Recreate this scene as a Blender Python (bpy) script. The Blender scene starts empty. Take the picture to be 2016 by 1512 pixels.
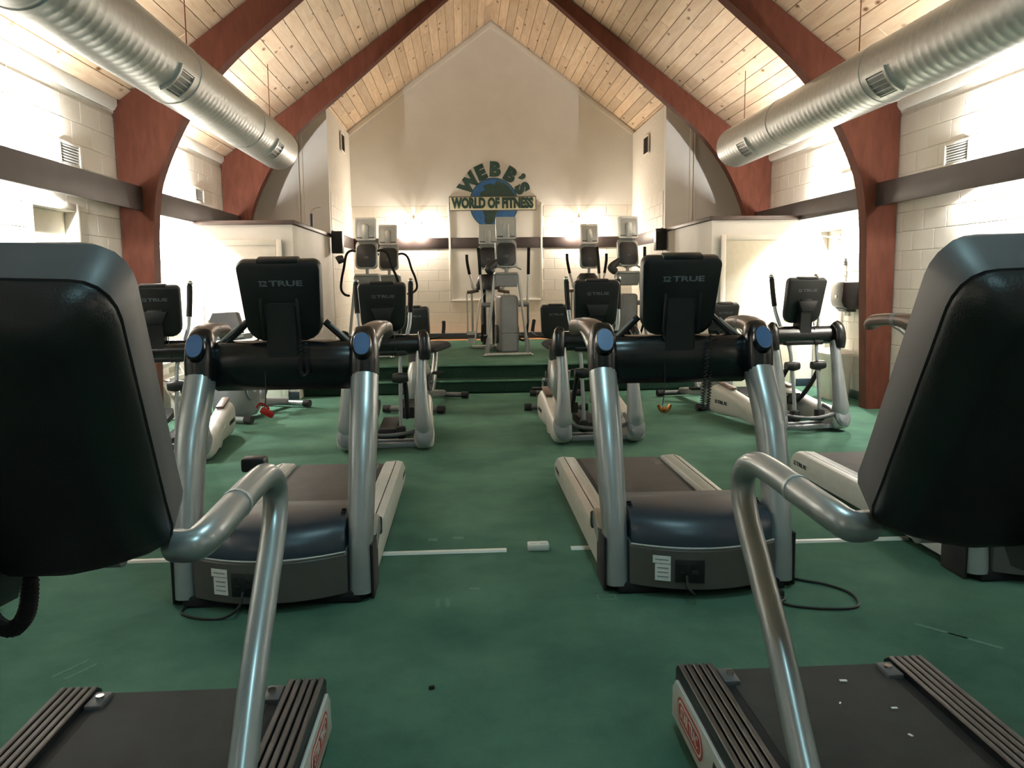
import bpy, bmesh, math, random
from mathutils import Vector, Matrix
R = random.Random(7)
sc = bpy.context.scene
C = sc.collection
PI = math.pi

# ------------------------------------------------------------------ camera
F_PX, CAM_H = 1630.0, 1.42
U0, V0, ROLL = 913.5, 557.2, 0.0186          # where the room's long axis vanishes, and the tilt of the phone
Yc = Vector(((U0-1008)/F_PX, (756-V0)/F_PX, 1)).normalized()
Zc = Vector((-math.sin(ROLL), math.cos(ROLL), 0)); Zc = (Zc - Yc*Zc.dot(Yc)).normalized()
Xc = -Yc.cross(Zc)
if Xc.x < 0: Xc = -Xc
right = Vector((Xc.x, Yc.x, Zc.x)); up = Vector((Xc.y, Yc.y, Zc.y)); fwd = Vector((Xc.z, Yc.z, Zc.z))
cam_data = bpy.data.cameras.new('camera'); cam = bpy.data.objects.new('camera', cam_data); C.objects.link(cam)
cam_data.sensor_fit = 'HORIZONTAL'; cam_data.sensor_width = 36; cam_data.lens = F_PX*36/2016; cam_data.clip_start = 0.02
m = Matrix.Identity(4)
for i in range(3): m[i][0] = right[i]; m[i][1] = up[i]; m[i][2] = -fwd[i]
m[2][3] = CAM_H
cam.matrix_world = m
sc.camera = cam
# ------------------------------------------------------------------ world, exposure
w = bpy.data.worlds.new('world'); sc.world = w; w.use_nodes = True
w.node_tree.nodes['Background'].inputs[0].default_value = (0.6, 0.7, 0.8, 1)
w.node_tree.nodes['Background'].inputs[1].default_value = 0.3
sc.view_settings.view_transform = 'Standard'; sc.view_settings.look = 'None'
sc.view_settings.gamma = 1; sc.view_settings.use_curve_mapping = False
sc.view_settings.exposure = 0.0
# strengths of the room's lamps and the added strip lights (watts), used by the lamp builders below
COVE_W, COVE_WALL_W, SCONCE_W, ADDED_STRIP_W = 340, 800, 52, 46
COVE_COL, SCONCE_COL, ADDED_STRIP_COL = (1, .965, .92), (1, .88, .755), (.55, .92, 1)

# ------------------------------------------------------------------ materials
def lin(h):
    h = h.lstrip('#'); c = [int(h[i:i+2], 16)/255 for i in (0, 2, 4)]
    return tuple(((x+.055)/1.055)**2.4 if x > .04045 else x/12.92 for x in c) + (1,)
def nt(name):
    m = bpy.data.materials.new(name); m.use_nodes = True
    n = m.node_tree.nodes; return m, n, m.node_tree.links, n['Principled BSDF']
def plain(name, col, rough=.5, metal=0, var=.12, scale=14, bump=0, bscale=200, coat=0, spec=.5, stretch=None):
    m, n, l, p = nt(name)
    p.inputs['Roughness'].default_value = rough; p.inputs['Metallic'].default_value = metal
    p.inputs['Coat Weight'].default_value = coat; p.inputs['Coat Roughness'].default_value = .15
    p.inputs['Specular IOR Level'].default_value = spec
    c = lin(col)
    tc = n.new('ShaderNodeTexCoord'); mp = n.new('ShaderNodeMapping'); l.new(tc.outputs['Object'], mp.inputs[0])
    if stretch: mp.inputs['Scale'].default_value = stretch
    nz = n.new('ShaderNodeTexNoise'); nz.inputs['Scale'].default_value = scale; nz.inputs['Detail'].default_value = 4
    l.new(mp.outputs[0], nz.inputs['Vector'])
    r = n.new('ShaderNodeValToRGB'); l.new(nz.outputs['Fac'], r.inputs[0])
    r.color_ramp.elements[0].position = .3; r.color_ramp.elements[1].position = .7
    r.color_ramp.elements[0].color = tuple(x*(1-var) for x in c[:3])+(1,)
    r.color_ramp.elements[1].color = tuple(min(1, x*(1+var)) for x in c[:3])+(1,)
    l.new(r.outputs[0], p.inputs['Base Color'])
    if bump:
        b = n.new('ShaderNodeBump'); b.inputs['Strength'].default_value = bump; b.inputs['Distance'].default_value = .004
        n2 = n.new('ShaderNodeTexNoise'); n2.inputs['Scale'].default_value = bscale; n2.inputs['Detail'].default_value = 3
        l.new(tc.outputs['Object'], n2.inputs['Vector']); l.new(n2.outputs['Fac'], b.inputs['Height']); l.new(b.outputs[0], p.inputs['Normal'])
    return m
def emit(name, col, s):
    m, n, l, p = nt(name); p.inputs['Emission Color'].default_value = lin(col); p.inputs['Emission Strength'].default_value = s
    p.inputs['Base Color'].default_value = lin(col); return m
def carpet_mat():
    m, n, l, p = nt('green_carpet'); p.inputs['Roughness'].default_value = .95; p.inputs['Specular IOR Level'].default_value = .1
    tc = n.new('ShaderNodeTexCoord')
    a = n.new('ShaderNodeTexNoise'); a.inputs['Scale'].default_value = 1.3; a.inputs['Detail'].default_value = 7; a.inputs['Roughness'].default_value = .62
    b = n.new('ShaderNodeTexNoise'); b.inputs['Scale'].default_value = 420; b.inputs['Detail'].default_value = 2
    l.new(tc.outputs['Object'], a.inputs['Vector']); l.new(tc.outputs['Object'], b.inputs['Vector'])
    r = n.new('ShaderNodeValToRGB'); l.new(a.outputs['Fac'], r.inputs[0])
    r.color_ramp.elements[0].position = .28; r.color_ramp.elements[1].position = .74
    r.color_ramp.elements[0].color = lin('#385f51'); r.color_ramp.elements[1].color = lin('#618872')
    r2 = n.new('ShaderNodeValToRGB'); l.new(b.outputs['Fac'], r2.inputs[0])
    r2.color_ramp.elements[0].position = .3; r2.color_ramp.elements[0].color = (.55, .55, .55, 1); r2.color_ramp.elements[1].position = .7
    mx = n.new('ShaderNodeMix'); mx.data_type = 'RGBA'; mx.blend_type = 'MULTIPLY'; mx.inputs['Factor'].default_value = 1
    l.new(r.outputs[0], mx.inputs[6]); l.new(r2.outputs[0], mx.inputs[7]); l.new(mx.outputs[2], p.inputs['Base Color'])
    bp = n.new('ShaderNodeBump'); bp.inputs['Strength'].default_value = .5; bp.inputs['Distance'].default_value = .006
    l.new(b.outputs['Fac'], bp.inputs['Height']); l.new(bp.outputs[0], p.inputs['Normal'])
    return m
def wood_mat(name, c0, c1, knots=True, rough=.55, stretch=(6, .7, 6), spec=.35):
    m, n, l, p = nt(name); p.inputs['Roughness'].default_value = rough; p.inputs['Specular IOR Level'].default_value = spec
    tc = n.new('ShaderNodeTexCoord'); oi = n.new('ShaderNodeObjectInfo'); geo = n.new('ShaderNodeNewGeometry')
    mp = n.new('ShaderNodeMapping'); mp.inputs['Scale'].default_value = stretch
    add = n.new('ShaderNodeVectorMath'); add.operation = 'ADD'
    sc_ = n.new('ShaderNodeVectorMath'); sc_.operation = 'SCALE'; sc_.inputs['Scale'].default_value = 37
    cmb = n.new('ShaderNodeCombineXYZ')
    for k in range(3): l.new(oi.outputs['Random'], cmb.inputs[k])
    l.new(cmb.outputs[0], sc_.inputs[0]); l.new(geo.outputs['Position'], add.inputs[0]); l.new(sc_.outputs[0], add.inputs[1])
    l.new(add.outputs[0], mp.inputs[0])
    g = n.new('ShaderNodeTexNoise'); g.inputs['Scale'].default_value = 3.2; g.inputs['Detail'].default_value = 6; g.inputs['Distortion'].default_value = .6
    l.new(mp.outputs[0], g.inputs['Vector'])
    r = n.new('ShaderNodeValToRGB'); l.new(g.outputs['Fac'], r.inputs[0])
    r.color_ramp.elements[0].position = .3; r.color_ramp.elements[1].position = .7
    r.color_ramp.elements[0].color = lin(c0); r.color_ramp.elements[1].color = lin(c1)
    out = r.outputs[0]
    hv = n.new('ShaderNodeHueSaturation'); l.new(out, hv.inputs['Color'])
    mr = n.new('ShaderNodeMapRange'); l.new(oi.outputs['Random'], mr.inputs[0]); mr.inputs[3].default_value = .82; mr.inputs[4].default_value = 1.12
    l.new(mr.outputs[0], hv.inputs['Value']); out = hv.outputs[0]
    if knots:
        mp2 = n.new('ShaderNodeMapping'); mp2.inputs['Scale'].default_value = (5.5, 2.6, 5.5); l.new(add.outputs[0], mp2.inputs[0])
        v = n.new('ShaderNodeTexVoronoi'); v.inputs['Scale'].default_value = 1.0; l.new(mp2.outputs[0], v.inputs['Vector'])
        kr = n.new('ShaderNodeValToRGB'); l.new(v.outputs['Distance'], kr.inputs[0])
        kr.color_ramp.elements[0].position = .05; kr.color_ramp.elements[0].color = (1, 1, 1, 1)
        kr.color_ramp.elements[1].position = .17; kr.color_ramp.elements[1].color = (0, 0, 0, 1)
        mx = n.new('ShaderNodeMix'); mx.data_type = 'RGBA'; l.new(kr.outputs[0], mx.inputs['Factor'])
        l.new(out, mx.inputs[6]); mx.inputs[7].default_value = lin('#6b4526'); out = mx.outputs[2]
    l.new(out, p.inputs['Base Color'])
    return m
M = {}
M['carpet'] = carpet_mat()
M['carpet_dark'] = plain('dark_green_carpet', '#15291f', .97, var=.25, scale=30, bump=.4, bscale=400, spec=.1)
M['white'] = plain('white_painted_wall', '#e4e2dc', .6, var=.03, scale=3, bump=.12, bscale=90)
M['block'] = plain('painted_block', '#e2ddd2', .55, var=.035, scale=5, bump=.35, bscale=70)
M['mortar'] = plain('painted_mortar', '#dcd7cc', .7, var=.05)
M['cream'] = plain('cream_paint', '#dcd6c2', .45, var=.04)
M['trim_white'] = plain('white_trim_paint', '#e9e5db', .45, var=.02)
M['pine'] = wood_mat('pine_boards', '#d6b898', '#e8d2b6')
M['gap'] = plain('dark_board_gap', '#4a3420', .9)
M['beam'] = wood_mat('red_brown_laminated_timber', '#4f2a1e', '#5d3527', knots=False, rough=.7, spec=.15, stretch=(5, 5, 1.2))
M['worn'] = plain('worn_carpet_pile', '#557566', .95, var=.2, scale=60, spec=.1)
M['band'] = plain('dark_brown_painted_board', '#2e2522', .5, var=.15, scale=4)
M['cap'] = plain('dark_brown_cap', '#3a2c26', .5, var=.12)
M['floorwood'] = plain('orange_wood_strip', '#c98f5c', .5, var=.12, scale=6)
M['bluebase'] = plain('dark_blue_rubber_base', '#1b2f3b', .55, var=.1)
M['greenbase'] = plain('dark_green_rubber_base', '#1d3d32', .6, var=.1)
M['galv'] = plain('galvanized_steel', '#ced1d0', .42, .6, var=.07, scale=26)
M['galv_dark'] = plain('duct_seam_steel', '#8d9290', .4, .9, var=.1)
M['alu'] = plain('pale_aluminium', '#c9ccc8', .4, .6, var=.05)
M['silver'] = plain('silver_painted_steel', '#a3a8a8', .33, .55, var=.05, coat=.25)
M['silver_lt'] = plain('light_silver_plastic', '#c4c5c0', .42, .15, var=.05)
M['chrome'] = plain('chrome', '#d6d8d6', .12, 1, var=.03)
M['shroud'] = plain('warm_grey_shroud', '#55534f', .45, .2, var=.05)
M['grey'] = plain('grey_plastic', '#7c8083', .5, .1, var=.06)
M['grey_dk'] = plain('dark_grey_plastic', '#4b4c4e', .5, .0, var=.08)
M['black'] = plain('black_plastic', '#141617', .42, var=.2, spec=.5, bump=.15, bscale=300)
M['black_gl'] = plain('glossy_black_plastic', '#101416', .26, var=.2, spec=.6)
M['rubber'] = plain('black_rubber', '#1a1b1c', .8, var=.2, spec=.3)
M['grip'] = plain('black_foam_grip', '#161514', .85, var=.2, spec=.3)
M['belt'] = plain('treadmill_belt', '#3a3836', .75, var=.16, scale=9, bump=.3, bscale=500, spec=.3)
M['belt2'] = plain('dark_treadmill_belt', '#2c2d2c', .78, var=.2, scale=7, bump=.3, bscale=500, spec=.3)
M['hood'] = plain('dark_blue_motor_hood', '#1b2c38', .38, var=.1, spec=.6)
M['blue'] = plain('blue_oval_inlay', '#4a6a94', .35, var=.06)
M['bronze'] = plain('bronze_grey_handle', '#6f6058', .36, .4, var=.08)
M['paper'] = plain('white_label_paper', '#d8d8d2', .6, var=.06, scale=60)
M['ink'] = plain('grey_lettering', '#6a7074', .5)
M['inkdk'] = plain('black_lettering', '#151515', .5)
M['red'] = plain('red_plastic', '#b3261d', .35)
M['redink'] = plain('red_logo_ink', '#a8352c', .5)
M['brass'] = plain('brass_clip', '#b0743c', .3, .8)
M['white_pl'] = plain('white_plastic', '#dedbd0', .4, var=.03)
M['signgreen'] = plain('dark_green_sign_paint', '#1c3b31', .55, var=.12, scale=25)
M['signblue'] = plain('blue_globe_paint', '#2b5f95', .55, var=.22, scale=9)
M['signland'] = plain('dark_land_paint', '#233c34', .55, var=.3, scale=14)
M['signcream'] = plain('cream_sign_panel', '#dcd8bd', .55, var=.04)
M['signframe'] = plain('brown_sign_outline', '#5c5040', .55)
M['cable'] = plain('black_cable', '#151615', .6)
M['bulb'] = emit('warm_glowing_bulb', '#ffd9a0', 45)
M['covebulb'] = emit('cove_glowing_bulb', '#fff1dc', 25)
M['tube'] = emit('added_strip_tube', '#b8f0ff', 14)
M['skin_dark'] = plain('dark_screen', '#23282b', .25)
def frost():
    m, n, l, p = nt('clear_back_screen_plastic'); p.inputs['Base Color'].default_value = lin('#c3c8c8'); p.inputs['Roughness'].default_value = .3
    p.inputs['Metallic'].default_value = .1; return m
M['screen_back'] = frost()

# ------------------------------------------------------------------ mesh helpers
def finish(name, bm, mat, parent=None, ang=38, loc=None, rotz=0):
    bmesh.ops.recalc_face_normals(bm, faces=bm.faces)
    lim = math.radians(ang)
    for f in bm.faces: f.smooth = True
    for e in bm.edges:
        e.smooth = len(e.link_faces) == 2 and e.calc_face_angle(0) < lim
    me = bpy.data.meshes.new(name); bm.to_mesh(me); bm.free()
    me.materials.append(M[mat] if isinstance(mat, str) else mat)
    o = bpy.data.objects.new(name, me); C.objects.link(o)
    if parent: o.parent = parent
    if loc is not None: o.location = loc
    if rotz: o.rotation_euler.z = rotz
    return o
def B(): return bmesh.new()
def tag(o, label, cat=None, group=None, kind=None):
    o['label'] = label
    if cat: o['category'] = cat
    if group: o['group'] = group
    if kind: o['kind'] = kind
    return o
def thing(name, loc, rotz=0, label='', cat='', group=None):
    o = bpy.data.objects.new(name, None); C.objects.link(o); o.empty_display_size = .1
    o.location = loc; o.rotation_euler.z = rotz
    return tag(o, label, cat, group)
def mesh_copy(src, loc, parent=None, rotz=None):
    c = src.copy(); C.objects.link(c); c.location = loc
    if parent: c.parent = parent
    if rotz is not None: c.rotation_euler.z = rotz
    return c
def copy_tree(o, parent=None):
    c = o.copy(); C.objects.link(c)
    if parent: c.parent = parent
    for ch in [x for x in list(bpy.data.objects) if x.parent == o]: copy_tree(ch, c)
    return c
def box(bm, c, s, bev=0, rot=None, seg=2):
    r = bmesh.ops.create_cube(bm, size=1); vs = r['verts']
    bmesh.ops.scale(bm, vec=Vector(s), verts=vs)
    if bev > 0:
        es = list({e for v in vs for e in v.link_edges})
        g = bmesh.ops.bevel(bm, geom=es, offset=bev, segments=seg, affect='EDGES', profile=.5, clamp_overlap=True)
        vs = list({v for f in g['faces'] for v in f.verts} | {v for v in vs if v.is_valid})
    if rot is not None: bmesh.ops.transform(bm, matrix=rot.to_4x4(), verts=vs)
    bmesh.ops.translate(bm, vec=Vector(c), verts=vs)
    return vs
def loft(bm, rings, cap=True, close=False):
    rv = [[bm.verts.new(p) for p in r] for r in rings]
    n = len(rv[0])
    pairs = list(zip(rv, rv[1:])) + ([(rv[-1], rv[0])] if close else [])
    for a, b in pairs:
        for i in range(n):
            j = (i+1) % n
            bm.faces.new((a[i], a[j], b[j], b[i]))
    if cap and not close:
        bm.faces.new(rv[0][::-1]); bm.faces.new(rv[-1])
    return [v for r in rv for v in r]
def spline(pts, n=5):
    P = [Vector(p) for p in pts]
    if len(P) < 3 or n <= 1: return P
    out = []
    for i in range(len(P)-1):
        p0 = P[max(i-1, 0)]; p1 = P[i]; p2 = P[i+1]; p3 = P[min(i+2, len(P)-1)]
        for k in range(n):
            t = k/n
            out.append(.5*((2*p1)+(-p0+p2)*t+(2*p0-5*p1+4*p2-p3)*t*t+(-p0+3*p1-3*p2+p3)*t**3))
    out.append(P[-1]); return out
def tube(bm, pts, r, seg=10, n=5, rr=None, cap=True):
    """round (or, with rr=(a,b), oval) tube along a smoothed path; r may be a list matched to pts"""
    P = spline(pts, n)
    if isinstance(r, (list, tuple)):
        k = len(r)-1; rs = []
        for i in range(len(P)):
            t = i/(len(P)-1)*k; a = min(int(t), k-1) if k else 0; rs.append(r[a]+(r[min(a+1, k)]-r[a])*(t-a))
    else: rs = [r]*len(P)
    T = [(P[min(i+1, len(P)-1)]-P[max(i-1, 0)]).normalized() for i in range(len(P))]
    up_ = Vector((0, 0, 1)) if abs(T[0].z) < .9 else Vector((1, 0, 0))
    N = (up_-T[0]*up_.dot(T[0])).normalized(); rings = []
    for p, t, q in zip(P, T, rs):
        N = (N-t*N.dot(t)).normalized(); Bn = t.cross(N)
        rings.append([p+(N*math.cos(2*PI*i/seg)+Bn*math.sin(2*PI*i/seg))*q for i in range(seg)])
    return loft(bm, rings, cap)
def oval(c, ax, ay, a, b, n=16, p=2.6):
    """super-ellipse ring around c in the plane of ax, ay"""
    out = []
    for i in range(n):
        t = 2*PI*i/n; cs, sn = math.cos(t), math.sin(t)
        out.append(Vector(c)+Vector(ax)*(a*math.copysign(abs(cs)**(2/p), cs))+Vector(ay)*(b*math.copysign(abs(sn)**(2/p), sn)))
    return out
def limb(bm, pts, sizes, n=6, seg=16, p=2.8, ax=(1, 0, 0)):
    """lofted bar with super-elliptic section: pts path, sizes (half width along ax, half depth)"""
    P = spline(pts, n); k = len(sizes)-1; rings = []; ax = Vector(ax)
    for i, q in enumerate(P):
        t = i/(len(P)-1)*k; a = min(int(t), k-1); u = t-a
        sa = sizes[a][0]*(1-u)+sizes[a+1][0]*u; sb = sizes[a][1]*(1-u)+sizes[a+1][1]*u
        T = (P[min(i+1, len(P)-1)]-P[max(i-1, 0)]).normalized(); A = (ax-T*ax.dot(T)).normalized(); Bn = T.cross(A)
        rings.append(oval(q, A, Bn, sa, sb, seg, p))
    return loft(bm, rings)
def prism(bm, poly, lo, hi, axis='x', bev=0, seg=2):
    """extrude polygon; axis 'x': poly is (y,z); 'y': (x,z); 'z': (x,y)"""
    f = {'x': lambda a, b, t: (t, a, b), 'y': lambda a, b, t: (a, t, b), 'z': lambda a, b, t: (a, b, t)}[axis]
    v0 = [bm.verts.new(f(a, b, lo)) for a, b in poly]; v1 = [bm.verts.new(f(a, b, hi)) for a, b in poly]; n = len(poly)
    f0 = bm.faces.new(v0); f1 = bm.faces.new(v1[::-1])
    for i in range(n): bm.faces.new((v0[i], v1[i], v1[(i+1) % n], v0[(i+1) % n]))
    if bev:
        es = list(f0.edges)+list(f1.edges)
        g = bmesh.ops.bevel(bm, geom=es, offset=bev, segments=seg, affect='EDGES', profile=.5, clamp_overlap=True)
        return list({v for f in g['faces'] for v in f.verts} | {v for v in v0+v1 if v.is_valid})
    return v0+v1
def rrect(w, h, r, n=4, top=None):
    """rounded rectangle outline centred on 0; top = half width at the upper edge if it tapers"""
    out = []; w2 = w/2; t2 = (top if top is not None else w)/2
    for cx, cy, a0 in ((t2-r, h/2-r, 0), (-t2+r, h/2-r, 90), (-w2+r, -h/2+r, 180), (w2-r, -h/2+r, 270)):
        for k in range(n+1):
            a = math.radians(a0+90*k/n); out.append((cx+r*math.cos(a), cy+r*math.sin(a)))
    return out
def xf(bm, vs, mat): bmesh.ops.transform(bm, matrix=mat, verts=[v for v in vs if v.is_valid])
def sphere(bm, c, r, s=(1, 1, 1), u=14, v=9):
    g = bmesh.ops.create_uvsphere(bm, u_segments=u, v_segments=v, radius=r)['verts']
    bmesh.ops.scale(bm, vec=Vector(s), verts=g); bmesh.ops.translate(bm, vec=Vector(c), verts=g); return g
def cyl(bm, a, b, r, seg=16): return tube(bm, [a, b], r, seg, 1)
def text(name, s, size, mat, parent, mtx, ext=.001, bold=0, align='CENTER', sx=1, shear=0):
    """lettering as thin geometry; text lies in local XY facing +Z before mtx"""
    cu = bpy.data.curves.new(name, 'FONT'); cu.body = s; cu.size = size; cu.extrude = ext; cu.offset = bold; cu.resolution_u = 3
    cu.align_x = align; cu.align_y = 'CENTER'; cu.shear = shear
    t = bpy.data.objects.new('tmp', cu); C.objects.link(t)
    bpy.context.view_layer.update()
    me = bpy.data.meshes.new_from_object(t.evaluated_get(bpy.context.evaluated_depsgraph_get()))
    bpy.data.objects.remove(t); bpy.data.curves.remove(cu)
    me.name = name
    me.transform(mtx @ Matrix.Diagonal((sx, 1, 1, 1)))
    me.materials.clear(); me.materials.append(M[mat])
    o = bpy.data.objects.new(name, me); C.objects.link(o)
    if parent: o.parent = parent
    return o
def frame_mtx(o, xa, ya):
    """matrix whose X/Y are the text's reading and up directions"""
    xa = Vector(xa).normalized(); ya = Vector(ya); ya = (ya-xa*ya.dot(xa)).normalized(); za = xa.cross(ya)
    mm = Matrix.Identity(4)
    for i in range(3): mm[i][0] = xa[i]; mm[i][1] = ya[i]; mm[i][2] = za[i]; mm[i][3] = o[i]
    return mm
def coil(bm, path, R_, r, turns, seg=6, n=8):
    P = spline(path, n); L = len(P); pts = []
    tot = turns*8
    for k in range(tot+1):
        t = k/tot*(L-1); a = min(int(t), L-2); p = P[a].lerp(P[a+1], t-a); T = (P[a+1]-P[a]).normalized()
        u = T.orthogonal().normalized() if abs(T.z) < .99 else Vector((1, 0, 0)); u = (Vector((1, .3, 0))-T*Vector((1, .3, 0)).dot(T)).normalized(); v = T.cross(u)
        an = 2*PI*k/8; pts.append(p+(u*math.cos(an)+v*math.sin(an))*R_)
    return tube(bm, pts, r, seg, 1)
# ================================================================== the room
X0, WH, ZA, SL = .578, 4.048, 6.22, .735
XL, XR = X0-WH, X0+WH
YB, YF = 15.9, -4.6                       # back gable wall, wall behind the camera
YCH, CH = 13.3, 2.65                      # chancel front walls, chancel half width
CL, CR = X0-CH, X0+CH
YBL, YBR = 10.36, 10.75                   # closet fronts
ZST, YST = .354, 10.9                     # stage height and front edge
roofz = lambda s: ZA-SL*abs(s)
def wall_mesh(name, us, zs, holes, place, mat, label, t=.16):
    """slab split on a grid with rectangular openings; place(u, depth, z) -> world"""
    U = sorted(set(us) | {h[0] for h in holes} | {h[1] for h in holes}); Zs = sorted(set(zs) | {h[2] for h in holes} | {h[3] for h in holes})
    bm = B()
    for a, b in zip(U, U[1:]):
        for c, d in zip(Zs, Zs[1:]):
            mu, mz = (a+b)/2, (c+d)/2
            if any(h[0] < mu < h[1] and h[2] < mz < h[3] for h in holes): continue
            q = [[place(x, dd, z) for x, z in ((a, c), (b, c), (b, d), (a, d))] for dd in (0, t)]
            loft(bm, q)
    o = finish(name, bm, mat); return tag(o, label, None, kind='structure')
# floor
bm = B(); box(bm, (X0, (YF+YB)/2, -.05), (2*WH+.4, YB-YF+.4, .1)); floor = finish('floor', bm, 'carpet')
tag(floor, 'worn dark green carpet covering the gym floor', kind='structure')
for x, y, w_, h_ in ((-.145, 3.57, .018, .1), (-.1, 3.57, .022, .1), (.62, 3.6, .075, .006), (.62, 3.55, .075, .006), (.58, 3.575, .006, .055), (.66, 3.575, .006, .055), (-.2, 4.5, .05, .05), (-.06, 4.52, .06, .04), (.02, 3.73, .05, .03), (1.9, 3.1, .018, .2), (1.98, 3.0, .018, .2), (-1.5, 3.05, .015, .16), (-1.45, 3.02, .015, .14)):
    bm = B(); box(bm, (0, 0, .0006), (w_, h_, .0012), rot=Matrix.Rotation(.0 if abs(x) < 1 else (-.5 if x < 0 else .7), 3, 'Z')); o = finish('wear_mark', bm, 'worn', floor); o.location = (x, y, 0)
# side walls (with door openings), back, chancel, closets
DL = (6.98, 7.74, 0, 2.09)
wl = wall_mesh('wall_left', (YF, 0, 5, 9, YB), (0, 3.26), [DL], lambda u, d, z: (XL-d, u, z), 'mortar', 'white painted block wall with the cream recessed door')
DR = (9.98, 10.6, 0, 2.02)
wr = wall_mesh('wall_right', (YF, 0, 5, 9, YB), (0, 3.26), [DR], lambda u, d, z: (XR+d, u, z), 'mortar', 'white painted block wall with the paper towel dispenser')
bm = B(); prism(bm, [(XL-.2, -.02), (XR+.2, -.02), (XR+.2, roofz(WH+.2)), (X0, ZA), (XL-.2, roofz(WH+.2))], YB, YB+.16, 'y')
wb = tag(finish('wall_back', bm, 'white'), 'tall white gable wall behind the stage with painted logo', kind='structure')
bm = B(); prism(bm, [(XL-.2, -.02), (XR+.2, -.02), (XR+.2, roofz(WH+.2)), (X0, ZA), (XL-.2, roofz(WH+.2))], YF-.16, YF, 'y')
tag(finish('wall_front', bm, 'white'), 'white gable wall behind the photographer', kind='structure')
for nm, xi, xo, lab in (('left', CL, XL, 'white wall beside the stage on the closet side with the router'), ('right', CR, XR, 'white wall beside the stage above the closet with the wide door')):
    s1, s2 = CH, WH
    bm = B(); sg = -1 if nm == 'left' else 1
    prism(bm, [(xi, 0), (xi, roofz(CH)-.02), (xo, roofz(WH)-.02), (xo, 0)], YCH, YCH+.12, 'y')
    o = tag(finish('wall_chancel_'+nm, bm, 'white'), lab, kind='structure')
    bm = B(); box(bm, (xi+sg*.06, (YCH+.12+YB)/2, (roofz(CH)-.1)/2), (.12, YB-YCH-.12, roofz(CH)-.1))
    tag(finish('wall_alcove_'+nm, bm, 'mortar'), 'block side wall of the stage alcove, %s of the logo' % nm, kind='structure')
# closets: walls, dark caps
bm = B(); box(bm, ((CL+XL)/2, (YBL+YCH)/2, 1.075), (CL-XL, YCH-YBL-.004, 2.15))
tag(finish('wall_closet_left', bm, 'white'), 'white closet box beside the stage with the router on top', kind='structure')
bm = B(); box(bm, ((CR+XR)/2, (YBR+YCH)/2, 1.095), (XR-CR, YCH-YBR-.004, 2.19))
tag(finish('wall_closet_right', bm, 'white'), 'white closet box beside the stage near the dispenser', kind='structure')
tn = [0]
def trim(bm, mat, label):
    tn[0] += 1; return tag(finish('trim_%d' % tn[0], bm, mat), label, kind='structure')
bm = B(); box(bm, ((CL+XL)/2+.02, (YBL+YCH)/2-.02, 2.177), (CL-XL+.03, YCH-YBL+.02, .05), .006); trim(bm, 'cap', 'dark brown cap board on the closet with the router')
bm = B(); box(bm, ((CR+XR)/2-.02, (YBR+YCH)/2-.02, 2.217), (XR-CR+.03, YCH-YBR+.02, .05), .006); trim(bm, 'cap', 'dark brown cap board on the closet near the dispenser')

# painted concrete blocks, one object each, sharing meshes by width
BH, BW, BG = .2, .4, .006
_bl = {}
def block_mesh(wd):
    k = round(wd, 3)
    if k not in _bl:
        bm = B(); box(bm, (0, .003, 0), (wd-BG, .02, BH-BG), .003, seg=1)
        for f in bm.faces: f.smooth = False
        me = bpy.data.meshes.new('block'); bm.to_mesh(me); bm.free(); me.materials.append(M['block']); _bl[k] = me
    return _bl[k]
def blocks(parent, u0, u1, z0, z1, place, rotz, holes=()):
    row = 0; z = z0
    while z+BH <= z1+.01:
        off = 0 if row % 2 else BW/2; u = u0-off
        while u < u1-.02:
            a, b = max(u, u0), min(u+BW, u1); u += BW
            if b-a < .04: continue
            hit = [h for h in holes if a < h[1]-.001 and b > h[0]+.001 and z < h[3]-.03 and z+BH > h[2]+.03]
            if hit:
                h = hit[0]
                if a < h[0] and h[0]-a > .05: b = h[0]
                elif b > h[1] and b-h[1] > .05: a = h[1]
                else: continue
            o = bpy.data.objects.new('block', block_mesh(b-a)); C.objects.link(o); o.parent = parent
            o.location = place((a+b)/2, z+BH/2); o.rotation_euler.z = rotz
        z += BH; row += 1
blocks(wl, 5.4, YBL, .1, 3.2, lambda u, z: (XL, u, z), PI/2, [DL])
blocks(wl, YBL, YCH, 2.3, 3.2, lambda u, z: (XL, u, z), PI/2)
blocks(wr, 5.4, YBR, .1, 3.2, lambda u, z: (XR, u, z), -PI/2, [DR])
blocks(wr, YBR, YCH, 2.3, 3.2, lambda u, z: (XR, u, z), -PI/2)
PAN = (-.25, 1.48, 1.08, 4)
blocks(wb, CL, CR, ZST+.11, 2.9, lambda u, z: (u, YB, z), 0, [PAN])
for nm, x, rz in (('left', CL, PI/2), ('right', CR, -PI/2)):
    blocks(bpy.data.objects['wall_alcove_'+nm], YCH+.12, YB, ZST+.11, 2.9, lambda u, z: (x, u, z), rz)
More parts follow.
